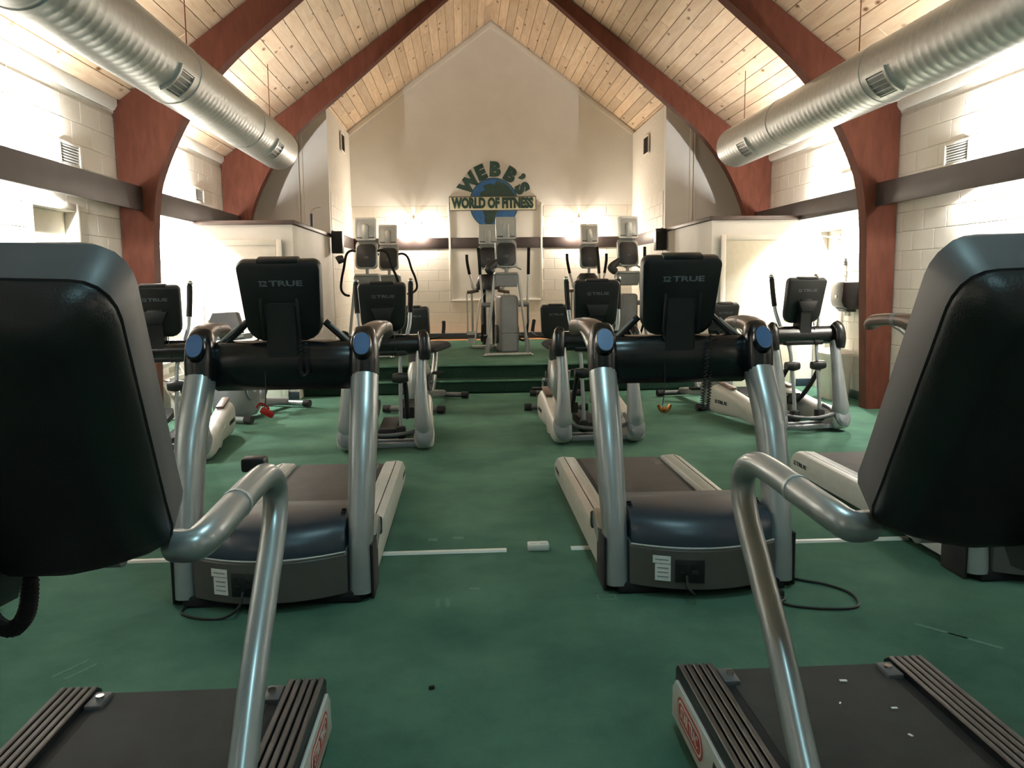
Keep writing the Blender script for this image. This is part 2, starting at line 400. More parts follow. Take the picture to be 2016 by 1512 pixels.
# ceiling: dark backing and pine boards
bm = B(); th = .08
for sg in (-1, 1):
    prism(bm, [(X0, ZA+.02), (X0+sg*(WH+.3), roofz(WH+.3)+.02), (X0+sg*(WH+.3), roofz(WH+.3)+.1), (X0, ZA+.1)], YF-.2, YB+.2, 'y')
ceil = tag(finish('ceiling', bm, 'gap'), 'steep pine board ceiling rising to the ridge', kind='structure')
PW = .1655; ang = math.atan(SL); rows = int((WH/math.cos(ang))/PW)
_pl = {}
def plank_mesh(L):
    k = round(L, 2)
    if k not in _pl:
        bm = B(); box(bm, (0, 0, 0), (PW-.006, L-.004, .02), .004, seg=1)
        for f in bm.faces: f.smooth = False
        me = bpy.data.meshes.new('plank'); bm.to_mesh(me); bm.free(); me.materials.append(M['pine']); _pl[k] = me
    return _pl[k]
far = B()
for sg in (-1, 1):
    rot = sg*ang
    for r in range(rows+1):
        d = (r+.5)*PW; s = d*math.cos(ang)
        if s > WH+.02: continue
        px, pz = X0+sg*s, ZA-d*math.sin(ang)
        y = 5.2+R.choice((0, .5, 1.1, 1.7)); 
        bounds = [5.2] if y > 5.3 else []
        bounds.append(y)
        while y < YB-.4:
            y += R.choice((2.2, 2.8, 3.4, 3.6))
            if y > YB-.5: y = YB-.001
            bounds.append(y)
        for a, b in zip(bounds, bounds[1:]):
            if b-a < .05: continue
            o = bpy.data.objects.new('plank', plank_mesh(b-a)); C.objects.link(o); o.parent = ceil
            o.location = (px, (a+b)/2, pz); o.rotation_euler.y = rot
        box(far, (px, (YF+5.2)/2, pz), (PW-.006, 5.2-YF, .02), rot=Matrix.Rotation(rot, 3, 'Y'))
fo = finish('plank', far, 'pine', ceil); fo['kind'] = 'stuff'
# laminated arches
INNER = [(3.79, 0), (3.73, 1.4), (3.71, 1.95), (3.66, 2.37), (3.58, 2.62), (3.46, 2.88), (3.31, 3.14), (3.09, 3.43), (2.83, 3.70), (2.5, 3.98), (2.15, 4.27), (.8, 5.42), (0, 6.0)]
inn = [(p.x, p.y) for p in spline([(a, b, 0) for a, b in INNER], 3)]
OUT = [(WH-.016, 0), (WH-.016, roofz(WH)-.03), (0, ZA-.025)]
archlab = {12.42: 'arched laminated timber beam nearer the stage', 8.72: 'arched laminated timber beam in the middle of the gym', 4.55: 'arched laminated timber beam above the front treadmills', .6: 'arched laminated timber beam over the entrance end', -3.1: 'arched laminated timber beam against the far entrance wall'}
for y, lab in archlab.items():
    bm = B()
    ply = [(X0-s, z) for s, z in OUT] + [(X0+s, z) for s, z in OUT[-2::-1]] + [(X0+s, z) for s, z in inn] + [(X0-s, z) for s, z in inn[-2::-1]]
    prism(bm, ply, y, y+.17, 'y')
    tag(finish('arch_beam', bm, 'beam', ang=30), lab, kind='structure')
bays = [(12.59, YCH), (8.89, 12.42), (4.72, 8.72), (.77, 4.55), (-2.93, .6)]
bayname = ['beside the stage', 'in the bay next to the stage', 'in the bay of the ellipticals', 'in the bay of the treadmills', 'in the entrance bay']
for (a, b), bn in zip(bays, bayname):
    for sg, nm in ((-1, 'left'), (1, 'right')):
        if bn != 'beside the stage':
            bm = B(); box(bm, (X0+sg*3.82, (a+b)/2, 2.3), (.04, b-a-.002, .24), .004)
            for yy in (a+.15, (a+b)/2+.5, b-.15): box(bm, (X0+sg*3.925, yy, 2.3), (.17, .03, .1))
            trim(bm, 'band', 'dark brown fascia board along the %s wall %s' % (nm, bn))
        bm = B(); prism(bm, [(WH-.012, 3.165), (WH-.03, 3.165), (WH-.06, 3.21), (WH-.06, roofz(WH-.06)-.016), (WH-.012, roofz(WH)-.02)], a, b-.002, 'y')
        bmesh.ops.scale(bm, vec=(sg, 1, 1), verts=bm.verts); bmesh.ops.translate(bm, vec=(X0, 0, 0), verts=bm.verts)
        trim(bm, 'trim_white', 'white crown moulding on the %s wall %s' % (nm, bn))
# gable trims and vertical battens on the chancel fronts
for sg, nm in ((-1, 'left'), (1, 'right')):
    bm = B(); d = .05
    prism(bm, [(X0, ZA-.05), (X0+sg*CH, roofz(CH)-.05), (X0+sg*CH, roofz(CH)-.13), (X0, ZA-.13)], YB-.03, YB-.001, 'y')
    trim(bm, 'trim_white', 'thin white %s moulding following the gable slope' % nm)
    bm = B(); xx = X0+sg*3.06
    box(bm, (xx, YCH-.012, 3.05), (.05, .02, 1.65), .003); box(bm, (xx+sg*.05, YCH-.02, 3.05), (.03, .035, 1.6), .008)
    trim(bm, 'trim_white', 'white vertical batten and conduit above the %s closet' % nm)
bm = B(); prism(bm, [(CL, 2.866), (CR, 2.866), (CR, roofz(CH)), (X0, ZA), (CL, roofz(CH))], YB-.0075, YB+.001, 'y'); finish('plaster_panel', bm, 'white', wb)
# dark band of the chancel, moulded frame, baseboard, wood strip
segs = [(CL, PAN[0]-.03), (PAN[0]+.02, PAN[1]-.02), (PAN[1]+.03, CR)]
for (a, b), nm in zip(segs, ('by the sconce near the router', 'below the painted globe', 'by the sconce near the dispenser')):
    bm = B(); box(bm, ((a+b)/2, YB-.012, 2.17), (b-a, .022, .2), .003); trim(bm, 'band', 'dark brown band on the back wall '+nm)
for x, nm in ((CL+.012, 'left'), (CR-.012, 'right')):
    bm = B(); box(bm, (x, (YCH+.1+YB)/2, 2.17), (.022, YB-YCH-.13, .2), .003); trim(bm, 'cap', 'brown band on the %s side wall of the stage alcove' % nm)
bm = B()
for x in (PAN[0], PAN[1]): box(bm, (x, YB-.014, (1.08+2.9)/2), (.035, .026, 1.82), .006)
box(bm, ((PAN[0]+PAN[1])/2, YB-.014, 1.09), (PAN[1]-PAN[0], .026, .035), .006)
trim(bm, 'trim_white', 'thin white moulding framing the plain panel under the logo')
bm = B(); box(bm, (X0, YB-.01, ZST+.055), (2*CH-.02, .02, .11), .004)
tag(finish('baseboard_back', bm, 'bluebase'), 'dark blue rubber base along the back wall', kind='structure')
for nm, x, y, xa, xb, mt in (('closet_left', 0, YBL, XL+.02, CL, 'bluebase'), ('closet_right', 0, YBR, CR, XR-.02, 'bluebase')):
    bm = B(); box(bm, ((xa+xb)/2, y-.007, .05), (xb-xa, .014, .1), .004)
    tag(finish('baseboard_'+nm, bm, mt), 'dark blue rubber base on the %s front' % nm.replace('_', ' '), kind='structure')
for nm, x, sg, h in (('left', XL, 1, DL), ('right', XR, -1, DR)):
    bm = B()
    for a, b in ((YF, h[0]-.08), (h[1]+.08, 10.3)):
        if b > a: box(bm, (x+sg*.018, (a+b)/2, .05), (.02, b-a, .1), .004)
    tag(finish('baseboard_'+nm, bm, 'greenbase'), 'dark green rubber base along the %s wall' % nm, kind='structure')
# stage
st = thing('stage_platform', (X0, YST, 0), 0, 'green carpeted stage platform with two carpeted steps in front', 'stage')
bm = B(); box(bm, (0, (YB-YST)/2, ZST/2), (2*CH-.01, YB-YST-.002, ZST), .02, seg=3); finish('platform', bm, 'carpet', st)
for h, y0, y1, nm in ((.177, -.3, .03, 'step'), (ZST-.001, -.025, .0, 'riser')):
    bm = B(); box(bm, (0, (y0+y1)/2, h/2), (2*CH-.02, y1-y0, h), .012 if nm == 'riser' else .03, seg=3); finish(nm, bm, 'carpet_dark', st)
bm = B(); tube(bm, [(-CH+.03, -.03, ZST-.015), (CH-.03, -.03, ZST-.015)], .017, 8, 1); finish('nosing', bm, 'carpet', st)
bm = B(); tube(bm, [(-CH+.03, -.3, .163), (CH-.03, -.3, .163)], .017, 8, 1); finish('nosing', bm, 'carpet', st)
bm = B(); box(bm, (0, YB-YST-.21, ZST-.0025), (2*CH-.04, .36, .008)); finish('wood_strip', bm, 'floorwood', st)
# doors
def door(name, face, c, wd, ht, label, depth=.0, knob=1, mat='cream'):
    """face: rotation about z of a door drawn facing -y at the origin"""
    o = thing(name, c, face, label); o['kind'] = 'structure'
    bm = B(); box(bm, (0, depth-.0, ht/2+.004), (wd-.012, .035, ht-.012), .003); finish('door_leaf', bm, mat, o)
    bm = B()
    for sx in (-1, 1): box(bm, (sx*(wd/2+.035), -.012, (ht+.07)/2), (.07, .03, ht+.07), .006)
    box(bm, (0, -.012, ht+.035), (wd-.001, .03, .07), .006)
    finish('door_frame', bm, 'trim_white', o)
    bm = B(); kx = knob*(wd/2-.07)
    tube(bm, [(kx, depth-.02, 1.0), (kx, depth-.05, 1.0)], .012, 8, 1); sphere(bm, (kx, depth-.07, 1.0), .028); tube(bm, [(kx, depth-.016, 1), (kx, depth-.022, 1)], .032, 12, 1)
    finish('door_knob', bm, 'chrome', o); return o
door('door_1', 0, (-2.72, YBL-.022, 0), .9, 1.9, 'white door in the closet under the router', knob=-1, mat='trim_white')
door('door_2', 0, (3.86, YBR-.022, 0), .9, 1.93, 'cream door in the closet beside the paper towel dispenser')
door('door_3', PI/2, (XL-.0, (DL[0]+DL[1])/2, 0), DL[1]-DL[0], DL[3], 'cream door set deep in the left block wall', depth=.1)
d4 = door('door_4', -PI/2, (XR, (DR[0]+DR[1])/2, 0), DR[1]-DR[0], DR[3], 'pale door with closer in the right wall corner', depth=.1)
bm = B(); box(bm, (.1, .03, 1.93), (.22, .05, .06), .008); tube(bm, [(.05, 0, 1.93), (-.05, -.1, 1.95), (-.2, .02, 1.95)], .009, 6, 1); finish('door_closer', bm, 'grey', d4)
# ------------------------------------------------------------------ lamps
def add_light(kind, name, loc, power, col, parent=None, size=.05, rot=None, spot=None, blend=.3):
    l = bpy.data.lights.new(name, kind); l.energy = power; l.color = col
    if kind in ('POINT', 'SPOT'): l.shadow_soft_size = size
    if kind == 'SPOT': l.spot_size = spot; l.spot_blend = blend
    o = bpy.data.objects.new(name, l); C.objects.link(o); o.location = loc
    if rot: o.rotation_euler = rot
    if parent: o.parent = parent
    return o
def cove_lamp(sg, y, label, q=1):
    t = thing('cove_lamp', (X0+sg*(WH-.014), y, 2.31), 0, label, 'lamp', 'lamps hidden behind the dark fascia')
    k = -sg
    bm = B(); box(bm, (k*.012, 0, 0), (.022, .09, .12), .004); tube(bm, [(k*.02, 0, 0), (k*.1, 0, 0)], .012, 8, 1); finish('bracket', bm, 'black', t)
    bm = B(); tube(bm, [(k*.1, -.03, -.0), (k*.1, .03, .0)], .018, 12, 1); finish('socket', bm, 'white_pl', t)
    for d in (-1, 1):
        bm = B(); sphere(bm, (k*.1, d*.06, 0), .028, (1, 1.15, 1), 12, 8); finish('bulb', bm, 'covebulb', t)
    for d in (-1, 1): add_light('POINT', 'cove_light', (k*.1, d*.125, d*.035), COVE_W*.5*q, COVE_COL, t, .025)
    add_light('SPOT', 'cove_light_wall', (k*.15, .0, .075), COVE_WALL_W*q, COVE_COL, t, .02, (0, sg*-PI/2, 0), math.radians(167), .1)
for y, nm, q in ((9.95, 'next to the stage', 1.5), (6.72, 'of the ellipticals', .8), (2.65, 'of the treadmills', .14), (-1.2, 'at the entrance', .12)):
    for sg, sd in ((-1, 'left'), (1, 'right')): cove_lamp(sg, y, 'lamp behind the fascia on the %s wall in the bay %s' % (sd, nm), q)
def sconce(x, label):
    t = thing('wall_sconce', (x, YB-.012, 2.6), 0, label, 'lamp', 'two-bulb sconces on the back wall')
    bm = B(); tube(bm, [(0, 0, 0), (0, -.03, 0)], .045, 16, 1); finish('backplate', bm, 'white_pl', t)
    for d in (-1, 1):
        bm = B(); tube(bm, [(0, -.02, 0), (d*.07, -.1, .02), (d*.14, -.12, -.05)], .009, 8, 5); tube(bm, [(d*.14, -.12, -.04), (d*.145, -.12, -.09)], .02, 10, 1); a = finish('arm', bm, 'white_pl', t)
        bm = B(); sphere(bm, (d*.15, -.12, -.14), .045, (1, 1, 1.2), 14, 10); finish('bulb', bm, 'bulb', a)
        add_light('POINT', 'sconce_light', (d*.15, -.12, -.26), SCONCE_W, SCONCE_COL, t, .04)
sconce(-.92, 'glowing double sconce on the back wall near the router side')
sconce(2.2, 'glowing double sconce on the back wall near the dispenser side')
def added_strip(y, nm):  # unseen fixtures, added overhead to give the machines their teal highlights
    t = thing('added_strip_light', (X0, y, 4.55), 0, 'unseen cool strip light, added for the teal highlights, hanging from the ridge '+nm, 'light', 'added strip lights hanging from the ridge')
    bm = B(); prism(bm, [(-.09, 0), (-.04, .07), (.04, .07), (.09, 0), (.08, 0), (.035, .055), (-.035, .055), (-.08, 0)], -.6, .6, 'y'); finish('housing', bm, 'trim_white', t)
    for d in (-.04, .04):
        bm = B(); cyl(bm, (d, -.57, .012), (d, .57, .012), .013, 12); finish('tube', bm, 'tube', t)
    for d in (-.45, .45):
        bm = B(); cyl(bm, (0, d, .07), (0, d, ZA-4.55-.02), .003, 6); finish('wire', bm, 'galv', t)
    l = add_light('AREA', 'added_strip_lamp', (0, 0, -.02), ADDED_STRIP_W, ADDED_STRIP_COL, t); l.data.shape = 'RECTANGLE'; l.data.size = .14; l.data.size_y = 1.1
added_strip(2.3, 'above the treadmills'); added_strip(-1.2, 'towards the entrance')
# ================================================================== duct work
def duct(sg, sc_, zc, y0, y1, rad, label):
    x = X0+sg*sc_
    t = thing('spiral_duct', (x, y1, zc), 0, label, 'duct', 'round spiral ducts hung under the ceiling')
    L = y1-y0
    bm = B(); seg = 40; rings = []
    prof = [(0, .001), (0, rad*.9), (-.012, rad)]; n = int(L/.1)
    for i in range(n): prof += [(-.012-(L-.02)*i/n-.03, rad), (-.012-(L-.02)*i/n-.045, rad+.0022), (-.012-(L-.02)*i/n-.06, rad)]
    prof += [(-L, rad), (-L, .001)]
    for y, r in prof: rings.append([(r*math.cos(2*PI*k/seg), y, r*math.sin(2*PI*k/seg)) for k in range(seg)])
    loft(bm, rings); finish('duct_pipe', bm, 'galv', t, ang=50)
    for y in (-1.75, -3.9, -6.2):
        bm = B(); loft(bm, [[((rad+q)*math.cos(2*PI*k/seg), y+dy, (rad+q)*math.sin(2*PI*k/seg)) for k in range(seg)] for q, dy in ((.0, -.03), (.007, -.03), (.007, .03), (0, .03))]); finish('joint_band', bm, 'galv', t)
    # supply registers on the side towards the room
    for yw in (6.7, 9.95):
        yy = yw-y1; a0 = math.radians(180+42 if sg > 0 else -42)
        def patch(da0, da1, ya, yb, r0, r1, n=6):
            b = B(); rr = []
            for k in range(n+1):
                a = a0+da0+(da1-da0)*k/n; c, s = math.cos(a), math.sin(a)
                rr.append([(r0*c, ya, r0*s), (r1*c, ya, r1*s), (r1*c, yb, r1*s), (r0*c, yb, r0*s)])
            loft(b, rr); return b
        q = .5; hw = .17
        fr = finish('register_frame', patch(-q, -q+.12, yy-hw, yy+hw, rad, rad+.022), 'alu', t)
        for args in ((q-.12, q, yy-hw, yy+hw), (-q+.12, q-.12, yy-hw, yy-hw+.035), (-q+.12, q-.12, yy+hw-.035, yy+hw)):
            finish('register_frame', patch(*args, rad, rad+.022), 'alu', t)
        finish('register_grille', patch(-q+.1, q-.1, yy-hw+.03, yy+hw-.03, rad-.01, rad+.008), 'grey', t)
        for k in range(5):
            a = -q+.17+k*.165; finish('louver', patch(a, a+.03, yy-hw+.035, yy+hw-.035, rad, rad+.016, 1), 'alu', t)
    for yw in (7.5, 10.55):
        bm = B(); zr = roofz(sc_)-zc
        cyl(bm, (0, yw-y1, rad), (0, yw-y1, zr-.02), .005, 6); finish('hanger_wire', bm, 'beam', t)
        bm = B(); box(bm, (0, yw-y1, rad+.02), (.03, .03, .05), .004); finish('hanger_clip', bm, 'white_pl', t)
duct(-1, 2.90, 3.13, 2.4, 10.95, .25, 'round galvanized spiral duct hanging along the left slope')
duct(1, 2.98, 3.13, 2.4, 10.9, .25, 'round galvanized spiral duct hanging along the right slope')

# ================================================================== wall fittings
def grille(c, wd, ht, rz, label, vertical=False, group='vent grilles high on the walls'):
    t = thing('vent_grille', c, rz, label, 'vent', group)
    bm = B()
    for d in (-1, 1): box(bm, (d*(wd/2-.012), -.012, 0), (.024, .022, ht), .004); box(bm, (0, -.012, d*(ht/2-.012)), (wd-.05, .022, .024), .004)
    finish('grille_frame', bm, 'trim_white', t)
    bm = B(); box(bm, (0, -.003, 0), (wd-.03, .005, ht-.03)); finish('dark_back', bm, 'grey_dk', t)
    n = 5 if vertical else 7
    for k in range(n):
        bm = B(); q = (k+.5)/n-.5
        if vertical: box(bm, (q*(wd-.05), -.009, 0), (.012, .012, ht-.045), rot=Matrix.Rotation(.5, 3, 'Z'))
        else: box(bm, (0, -.009, q*(ht-.05)), (wd-.045, .014, .012), rot=Matrix.Rotation(.6, 3, 'X'))
        finish('slat', bm, 'silver_lt' if not vertical else 'cap', t)
grille((XL+.012, 7.7, 2.58), .4, .22, PI/2, 'grey louvred vent above the fascia near the cream door')
grille((XL+.012, 11.3, 2.6), .36, .2, PI/2, 'small louvred vent above the fascia left of the router')
grille((XR-.012, 7.66, 2.57), .4, .22, -PI/2, 'grey louvred vent above the fascia near the front right console')
grille((XR-.012, 9.9, 2.57), .38, .22, -PI/2, 'louvred vent above the fascia over the towel dispenser')
grille((CL+.012, 14.85, 3.85), .42, .32, PI/2, 'brown slotted vent high on the left side of the stage alcove', True)
grille((CR-.012, 14.62, 3.76), .42, .32, -PI/2, 'brown slotted vent high on the right side of the stage alcove', True)

# painted logo on the back wall (flat paint with a little thickness, like cut boards)
lg = thing('wall_logo', (X0+.01, YB-.009, 2.9), 0, "painted globe logo reading WEBB'S WORLD OF FITNESS on the back wall", 'sign')
def disc(bm, a, b, y0, y1, n=64): prism(bm, [(a*math.cos(2*PI*k/n), b*math.sin(2*PI*k/n)) for k in range(n)], y0, y1, 'y')
gz = .005
bm = B(); disc(bm, .46, .475, -.006, 0); finish('globe_outline', bm, 'signgreen', lg)
bm = B(); disc(bm, .445, .46, -.009, 0); gl = finish('globe', bm, 'signblue', lg)
lands = [[(-.06, .0), (-.24, .02), (-.28, .10), (-.25, .2), (-.16, .25), (-.2, .32), (-.08, .37), (.02, .34), (.06, .42), (.2, .38), (.3, .3), (.38, .17), (.4, .02), (.3, -.02), (.22, .04), (.14, -.02)],
         [(-.24, -.1), (-.2, -.16), (-.17, -.24), (-.18, -.34), (-.12, -.42), (-.06, -.42), (-.02, -.36), (.03, -.31), (.02, -.24), (.08, -.14), (.09, -.1)]]
for p in lands:
    bm = B(); prism(bm, p, -.011, -.002, 'y'); finish('continent', bm, 'signland', gl)
bm = B(); box(bm, (-.02, -.009, .0), (1.64, .018, .265)); bn = finish('banner_outline', bm, 'signframe', lg)
bm = B(); box(bm, (-.02, -.0115, .0), (1.61, .018, .235)); finish('banner', bm, 'signcream', bn)
wx = -.79
words = ['WORLD', 'OF', 'FITNESS']
text('banner_lettering', 'WORLD OF FITNESS', .25, 'signgreen', lg, frame_mtx((-.02, -.0225, .0), (1, 0, 0), (0, 0, 1)), .002, .0165, sx=.672)
for ch, a, rr in (('W', 141, .575), ('E', 113, .6), ('B', 87.5, .615), ('B', 59, .60), ('\u2019', 41.5, .64), ('S', 27, .59)):
    t_ = math.radians(a); px, pz = rr*math.cos(t_), rr*math.sin(t_)+gz
    rx = (math.sin(t_), 0, -math.cos(t_)); ry = (math.cos(t_), 0, math.sin(t_))
    text('arch_letter', ch, .34, 'signgreen', lg, frame_mtx((px, -.008, pz), rx, ry), .003, .026, sx=1.0)

def speaker(c, rz, label):
    t = thing('wall_speaker', c, rz, label, 'speaker', 'black speakers flanking the stage')
    bm = B(); box(bm, (0, -.1, 0), (.17, .17, .34), .01); finish('cabinet', bm, 'black', t)
    bm = B(); box(bm, (0, -.188, 0), (.15, .012, .32), .008); finish('speaker_cloth', bm, 'rubber', t)
    bm = B(); box(bm, (0, -.008, 0), (.06, .016, .1)); finish('wall_bracket', bm, 'black', t)
speaker((CL+.12, YCH-.002, 2.07), 0, 'black speaker on the alcove corner beside the steppers')
speaker((CR-.1, YCH-.002, 2.07), 0, 'black speaker on the alcove corner beside the dispenser closet')
bm = B()
t = thing('wireless_router', (-2.13, 12.0, 2.202), .2, 'black upright router with a bent wire antenna on the closet cap', 'router')
bm = B(); box(bm, (0, 0, .105), (.035, .14, .21), .006); finish('router_body', bm, 'black', t)
bm = B(); tube(bm, [(0, .03, .2), (.02, .03, .27), (.09, .03, .3), (.14, .03, .295)], .004, 6, 6); finish('antenna', bm, 'grey', t)
bm = B(); tube(bm, [(-.02, 0, .004), (-.1, -.05, .012), (-.16, .02, .006), (-.2, .1, .006)], .005, 6, 6); finish('router_cable', bm, 'cable', t)

# paper towel dispenser, bin, switch on the right wall
t = thing('towel_dispenser', (XR-.01, 9.62, 1.04), -PI/2, 'black paper towel dispenser on the right wall above the white bin', 'dispenser')
bm = B(); prism(bm, [(-.0, .02), (-.15, .02), (-.2, .06), (-.22, .12), (-.22, .3), (-.2, .34), (0, .34)], -.16, .16, 'x', .015, 3); finish('dispenser_body', bm, 'black_gl', t)
bm = B(); prism(bm, [(-.03, -.01), (-.13, -.01), (-.17, .03), (-.03, .03)], -.12, .12, 'x', .006); finish('paper_slot', bm, 'black', t)
bm = B(); prism(bm, [(-.06, -.06), (-.09, -.06), (-.08, .0), (-.06, .0)], -.05, .05, 'x'); finish('paper_tail', bm, 'paper', t)
bm = B(); box(bm, (0, -.222, .17), (.04, .006, .03), .002); finish('latch', bm, 'chrome', t)
t = thing('waste_bin', (XR-.22, 9.62, 0), 0, 'white plastic waste bin under the paper towel dispenser', 'bin')
bm = B(); loft(bm, [oval((0, 0, z), (1, 0, 0), (0, 1, 0), a, b, 20, 5) for z, a, b in ((0, .13, .17), (.52, .165, .215), (.52, .15, .2), (.02, .12, .16))]); finish('bin_body', bm, 'white_pl', t)
bm = B(); loft(bm, [oval((0, 0, z), (1, 0, 0), (0, 1, 0), a, b, 20, 5) for z, a, b in ((.515, .175, .225), (.545, .175, .225), (.58, .14, .19), (.6, .05, .1))]); finish('bin_lid', bm, 'white_pl', t)
t = thing('light_switch', (XR-.012, 9.86, 1.62), -PI/2, 'small black wall switch above the towel dispenser', 'switch')
bm = B(); box(bm, (0, -.01, 0), (.06, .02, .09), .004); finish('switch_plate', bm, 'black', t)
bm = B(); box(bm, (0, -.024, .005), (.02, .012, .03), .003); finish('switch_toggle', bm, 'grey', t)
t = thing('wall_outlet', (XR-.012, 9.86, 1.47), -PI/2, 'small pale wall plate between switch and towel dispenser', 'outlet')
bm = B(); box(bm, (0, -.006, 0), (.05, .012, .06), .003); finish('outlet_plate', bm, 'white_pl', t)
bm = B(); box(bm, (0, -.014, 0), (.02, .006, .024), .002); finish('outlet_socket', bm, 'grey', t)

# ================================================================== floor details
cc = thing('cord_cover', (0, 4.27, 0), 0, 'pale flat cord cover strip lying across the green carpet', 'cord cover')
for a, b in ((-2.14, .2), (.545, 2.4)):
    bm = B(); prism(bm, [(-.022, .0), (-.014, .011), (.014, .011), (.022, .0)], a, b, 'x'); finish('cover_strip', bm, 'white_pl', cc)
t = thing('floor_outlet', (.37, 4.28, 0), 0, 'white double floor outlet box on the cord cover', 'outlet')
bm = B(); box(bm, (0, 0, .018), (.115, .07, .036), .008); finish('outlet_body', bm, 'white_pl', t)
for d in (-.026, .026):
    bm = B(); box(bm, (d, 0, .038), (.036, .03, .006), .003); finish('outlet_face', bm, 'trim_white', t)
t = thing('floor_debris', (-.14, 2.78, 0), .3, 'tiny black scrap lying on the carpet', 'scrap')
bm = B(); box(bm, (0, 0, .006), (.02, .014, .012), .003); finish('scrap', bm, 'rubber', t)
# ================================================================== TRUE treadmills
def logo_true(parent, mtx, size, mat='ink', ext=.0008):
    """ribbon-like mark and the word TRUE; size = overall width"""
    q = size*.175
    text('brand_lettering', 'TRUE', q*1.12, mat, parent, mtx @ Matrix.Translation((size*.17, 0, 0)), ext, q*.03, sx=1.75)
    h = q*.4; x = -size*.5; bm = B()
    for pts in ([(x, h), (x+q*.5, h), (x+q*.42, h*.5), (x+q*.1, h*.5)], [(x+q*.22, h*.35), (x+q*.42, h*.35), (x+q*.3, -h), (x+q*.1, -h)],
                [(x+q*.56, h), (x+q*1.1, h), (x+q*1.16, h*.4), (x+q*.98, h*.4), (x+q*.92, h*.55), (x+q*.56, h*.55)],
                [(x+q*.98, h*.3), (x+q*1.16, h*.3), (x+q*.72, -h*.5), (x+q*1.2, -h*.5), (x+q*1.2, -h), (x+q*.42, -h), (x+q*.42, -h*.7)]):
        prism(bm, pts, -ext, ext, 'z')
    bmesh.ops.transform(bm, matrix=mtx, verts=bm.verts); finish('brand_mark', bm, mat, parent)
def console_back(parent, top, bot, w_top, w_bot, thick, logo=True, lsz=.19, mat='black'):
    """slab whose back (towards -y) is seen; top/bot are (y,z) of the back face"""
    T = Vector((0, top[0], top[1])); Bm = Vector((0, bot[0], bot[1])); axis = (T-Bm); H = axis.length; axis.normalize()
    nrm = Vector((1, 0, 0)).cross(axis)          # points to +y side?  make it point away from camera (towards user)
    if nrm.y < 0: nrm = -nrm
    def out(ins, d):
        pts = []; wt, wb = w_top/2-ins, w_bot/2-ins; h0, h1 = ins, H-ins
        cor = [(wt, h1, .035), (-wt, h1, .035), (-wb, h0, .08), (wb, h0, .08)]
        for (cx, cy, r), a0 in zip(cor, (0, 90, 180, 270)):
            r = max(r-ins*.5, .01); ox = cx-math.copysign(r, cx); oy = cy-r if cy > H/2 else cy+r
            for k in range(5):
                a = math.radians(a0+90*k/4); bul = .014*(1-(min(abs(ox+r*math.cos(a)), wt)/wt)**2) if cy > H/2 else -.02*(1-(abs(ox+r*math.cos(a))/wb)**2)
                pts.append(Bm+Vector((ox+r*math.cos(a), 0, 0))+axis*(oy+r*math.sin(a)+bul)+nrm*d)
        return pts
    bm = B(); loft(bm, [out(.022, 0), out(.006, .008), out(0, .028), out(0, thick-.015), out(.012, thick)])
    c = finish('console', bm, mat, parent, ang=45)
    bm = B(); loft(bm, [out(.03, thick-.002), out(.034, thick+.003)]); finish('console_face', bm, 'skin_dark', c)
    # raised middle segment of the top edge
    bm = B(); p0 = T+nrm*(thick*.5)
    box(bm, p0+axis*.0, (w_top*.5, thick*.86, .03), .01, rot=Matrix(((1, 0, 0), (0, nrm.y, axis.y), (0, nrm.z, axis.z)))); finish('top_cover', bm, mat, c)
    if logo: logo_true(c, frame_mtx(Bm+axis*(H*.735)-nrm*.0012, (1, 0, 0), axis), lsz)
    return c, Bm, axis, nrm, H
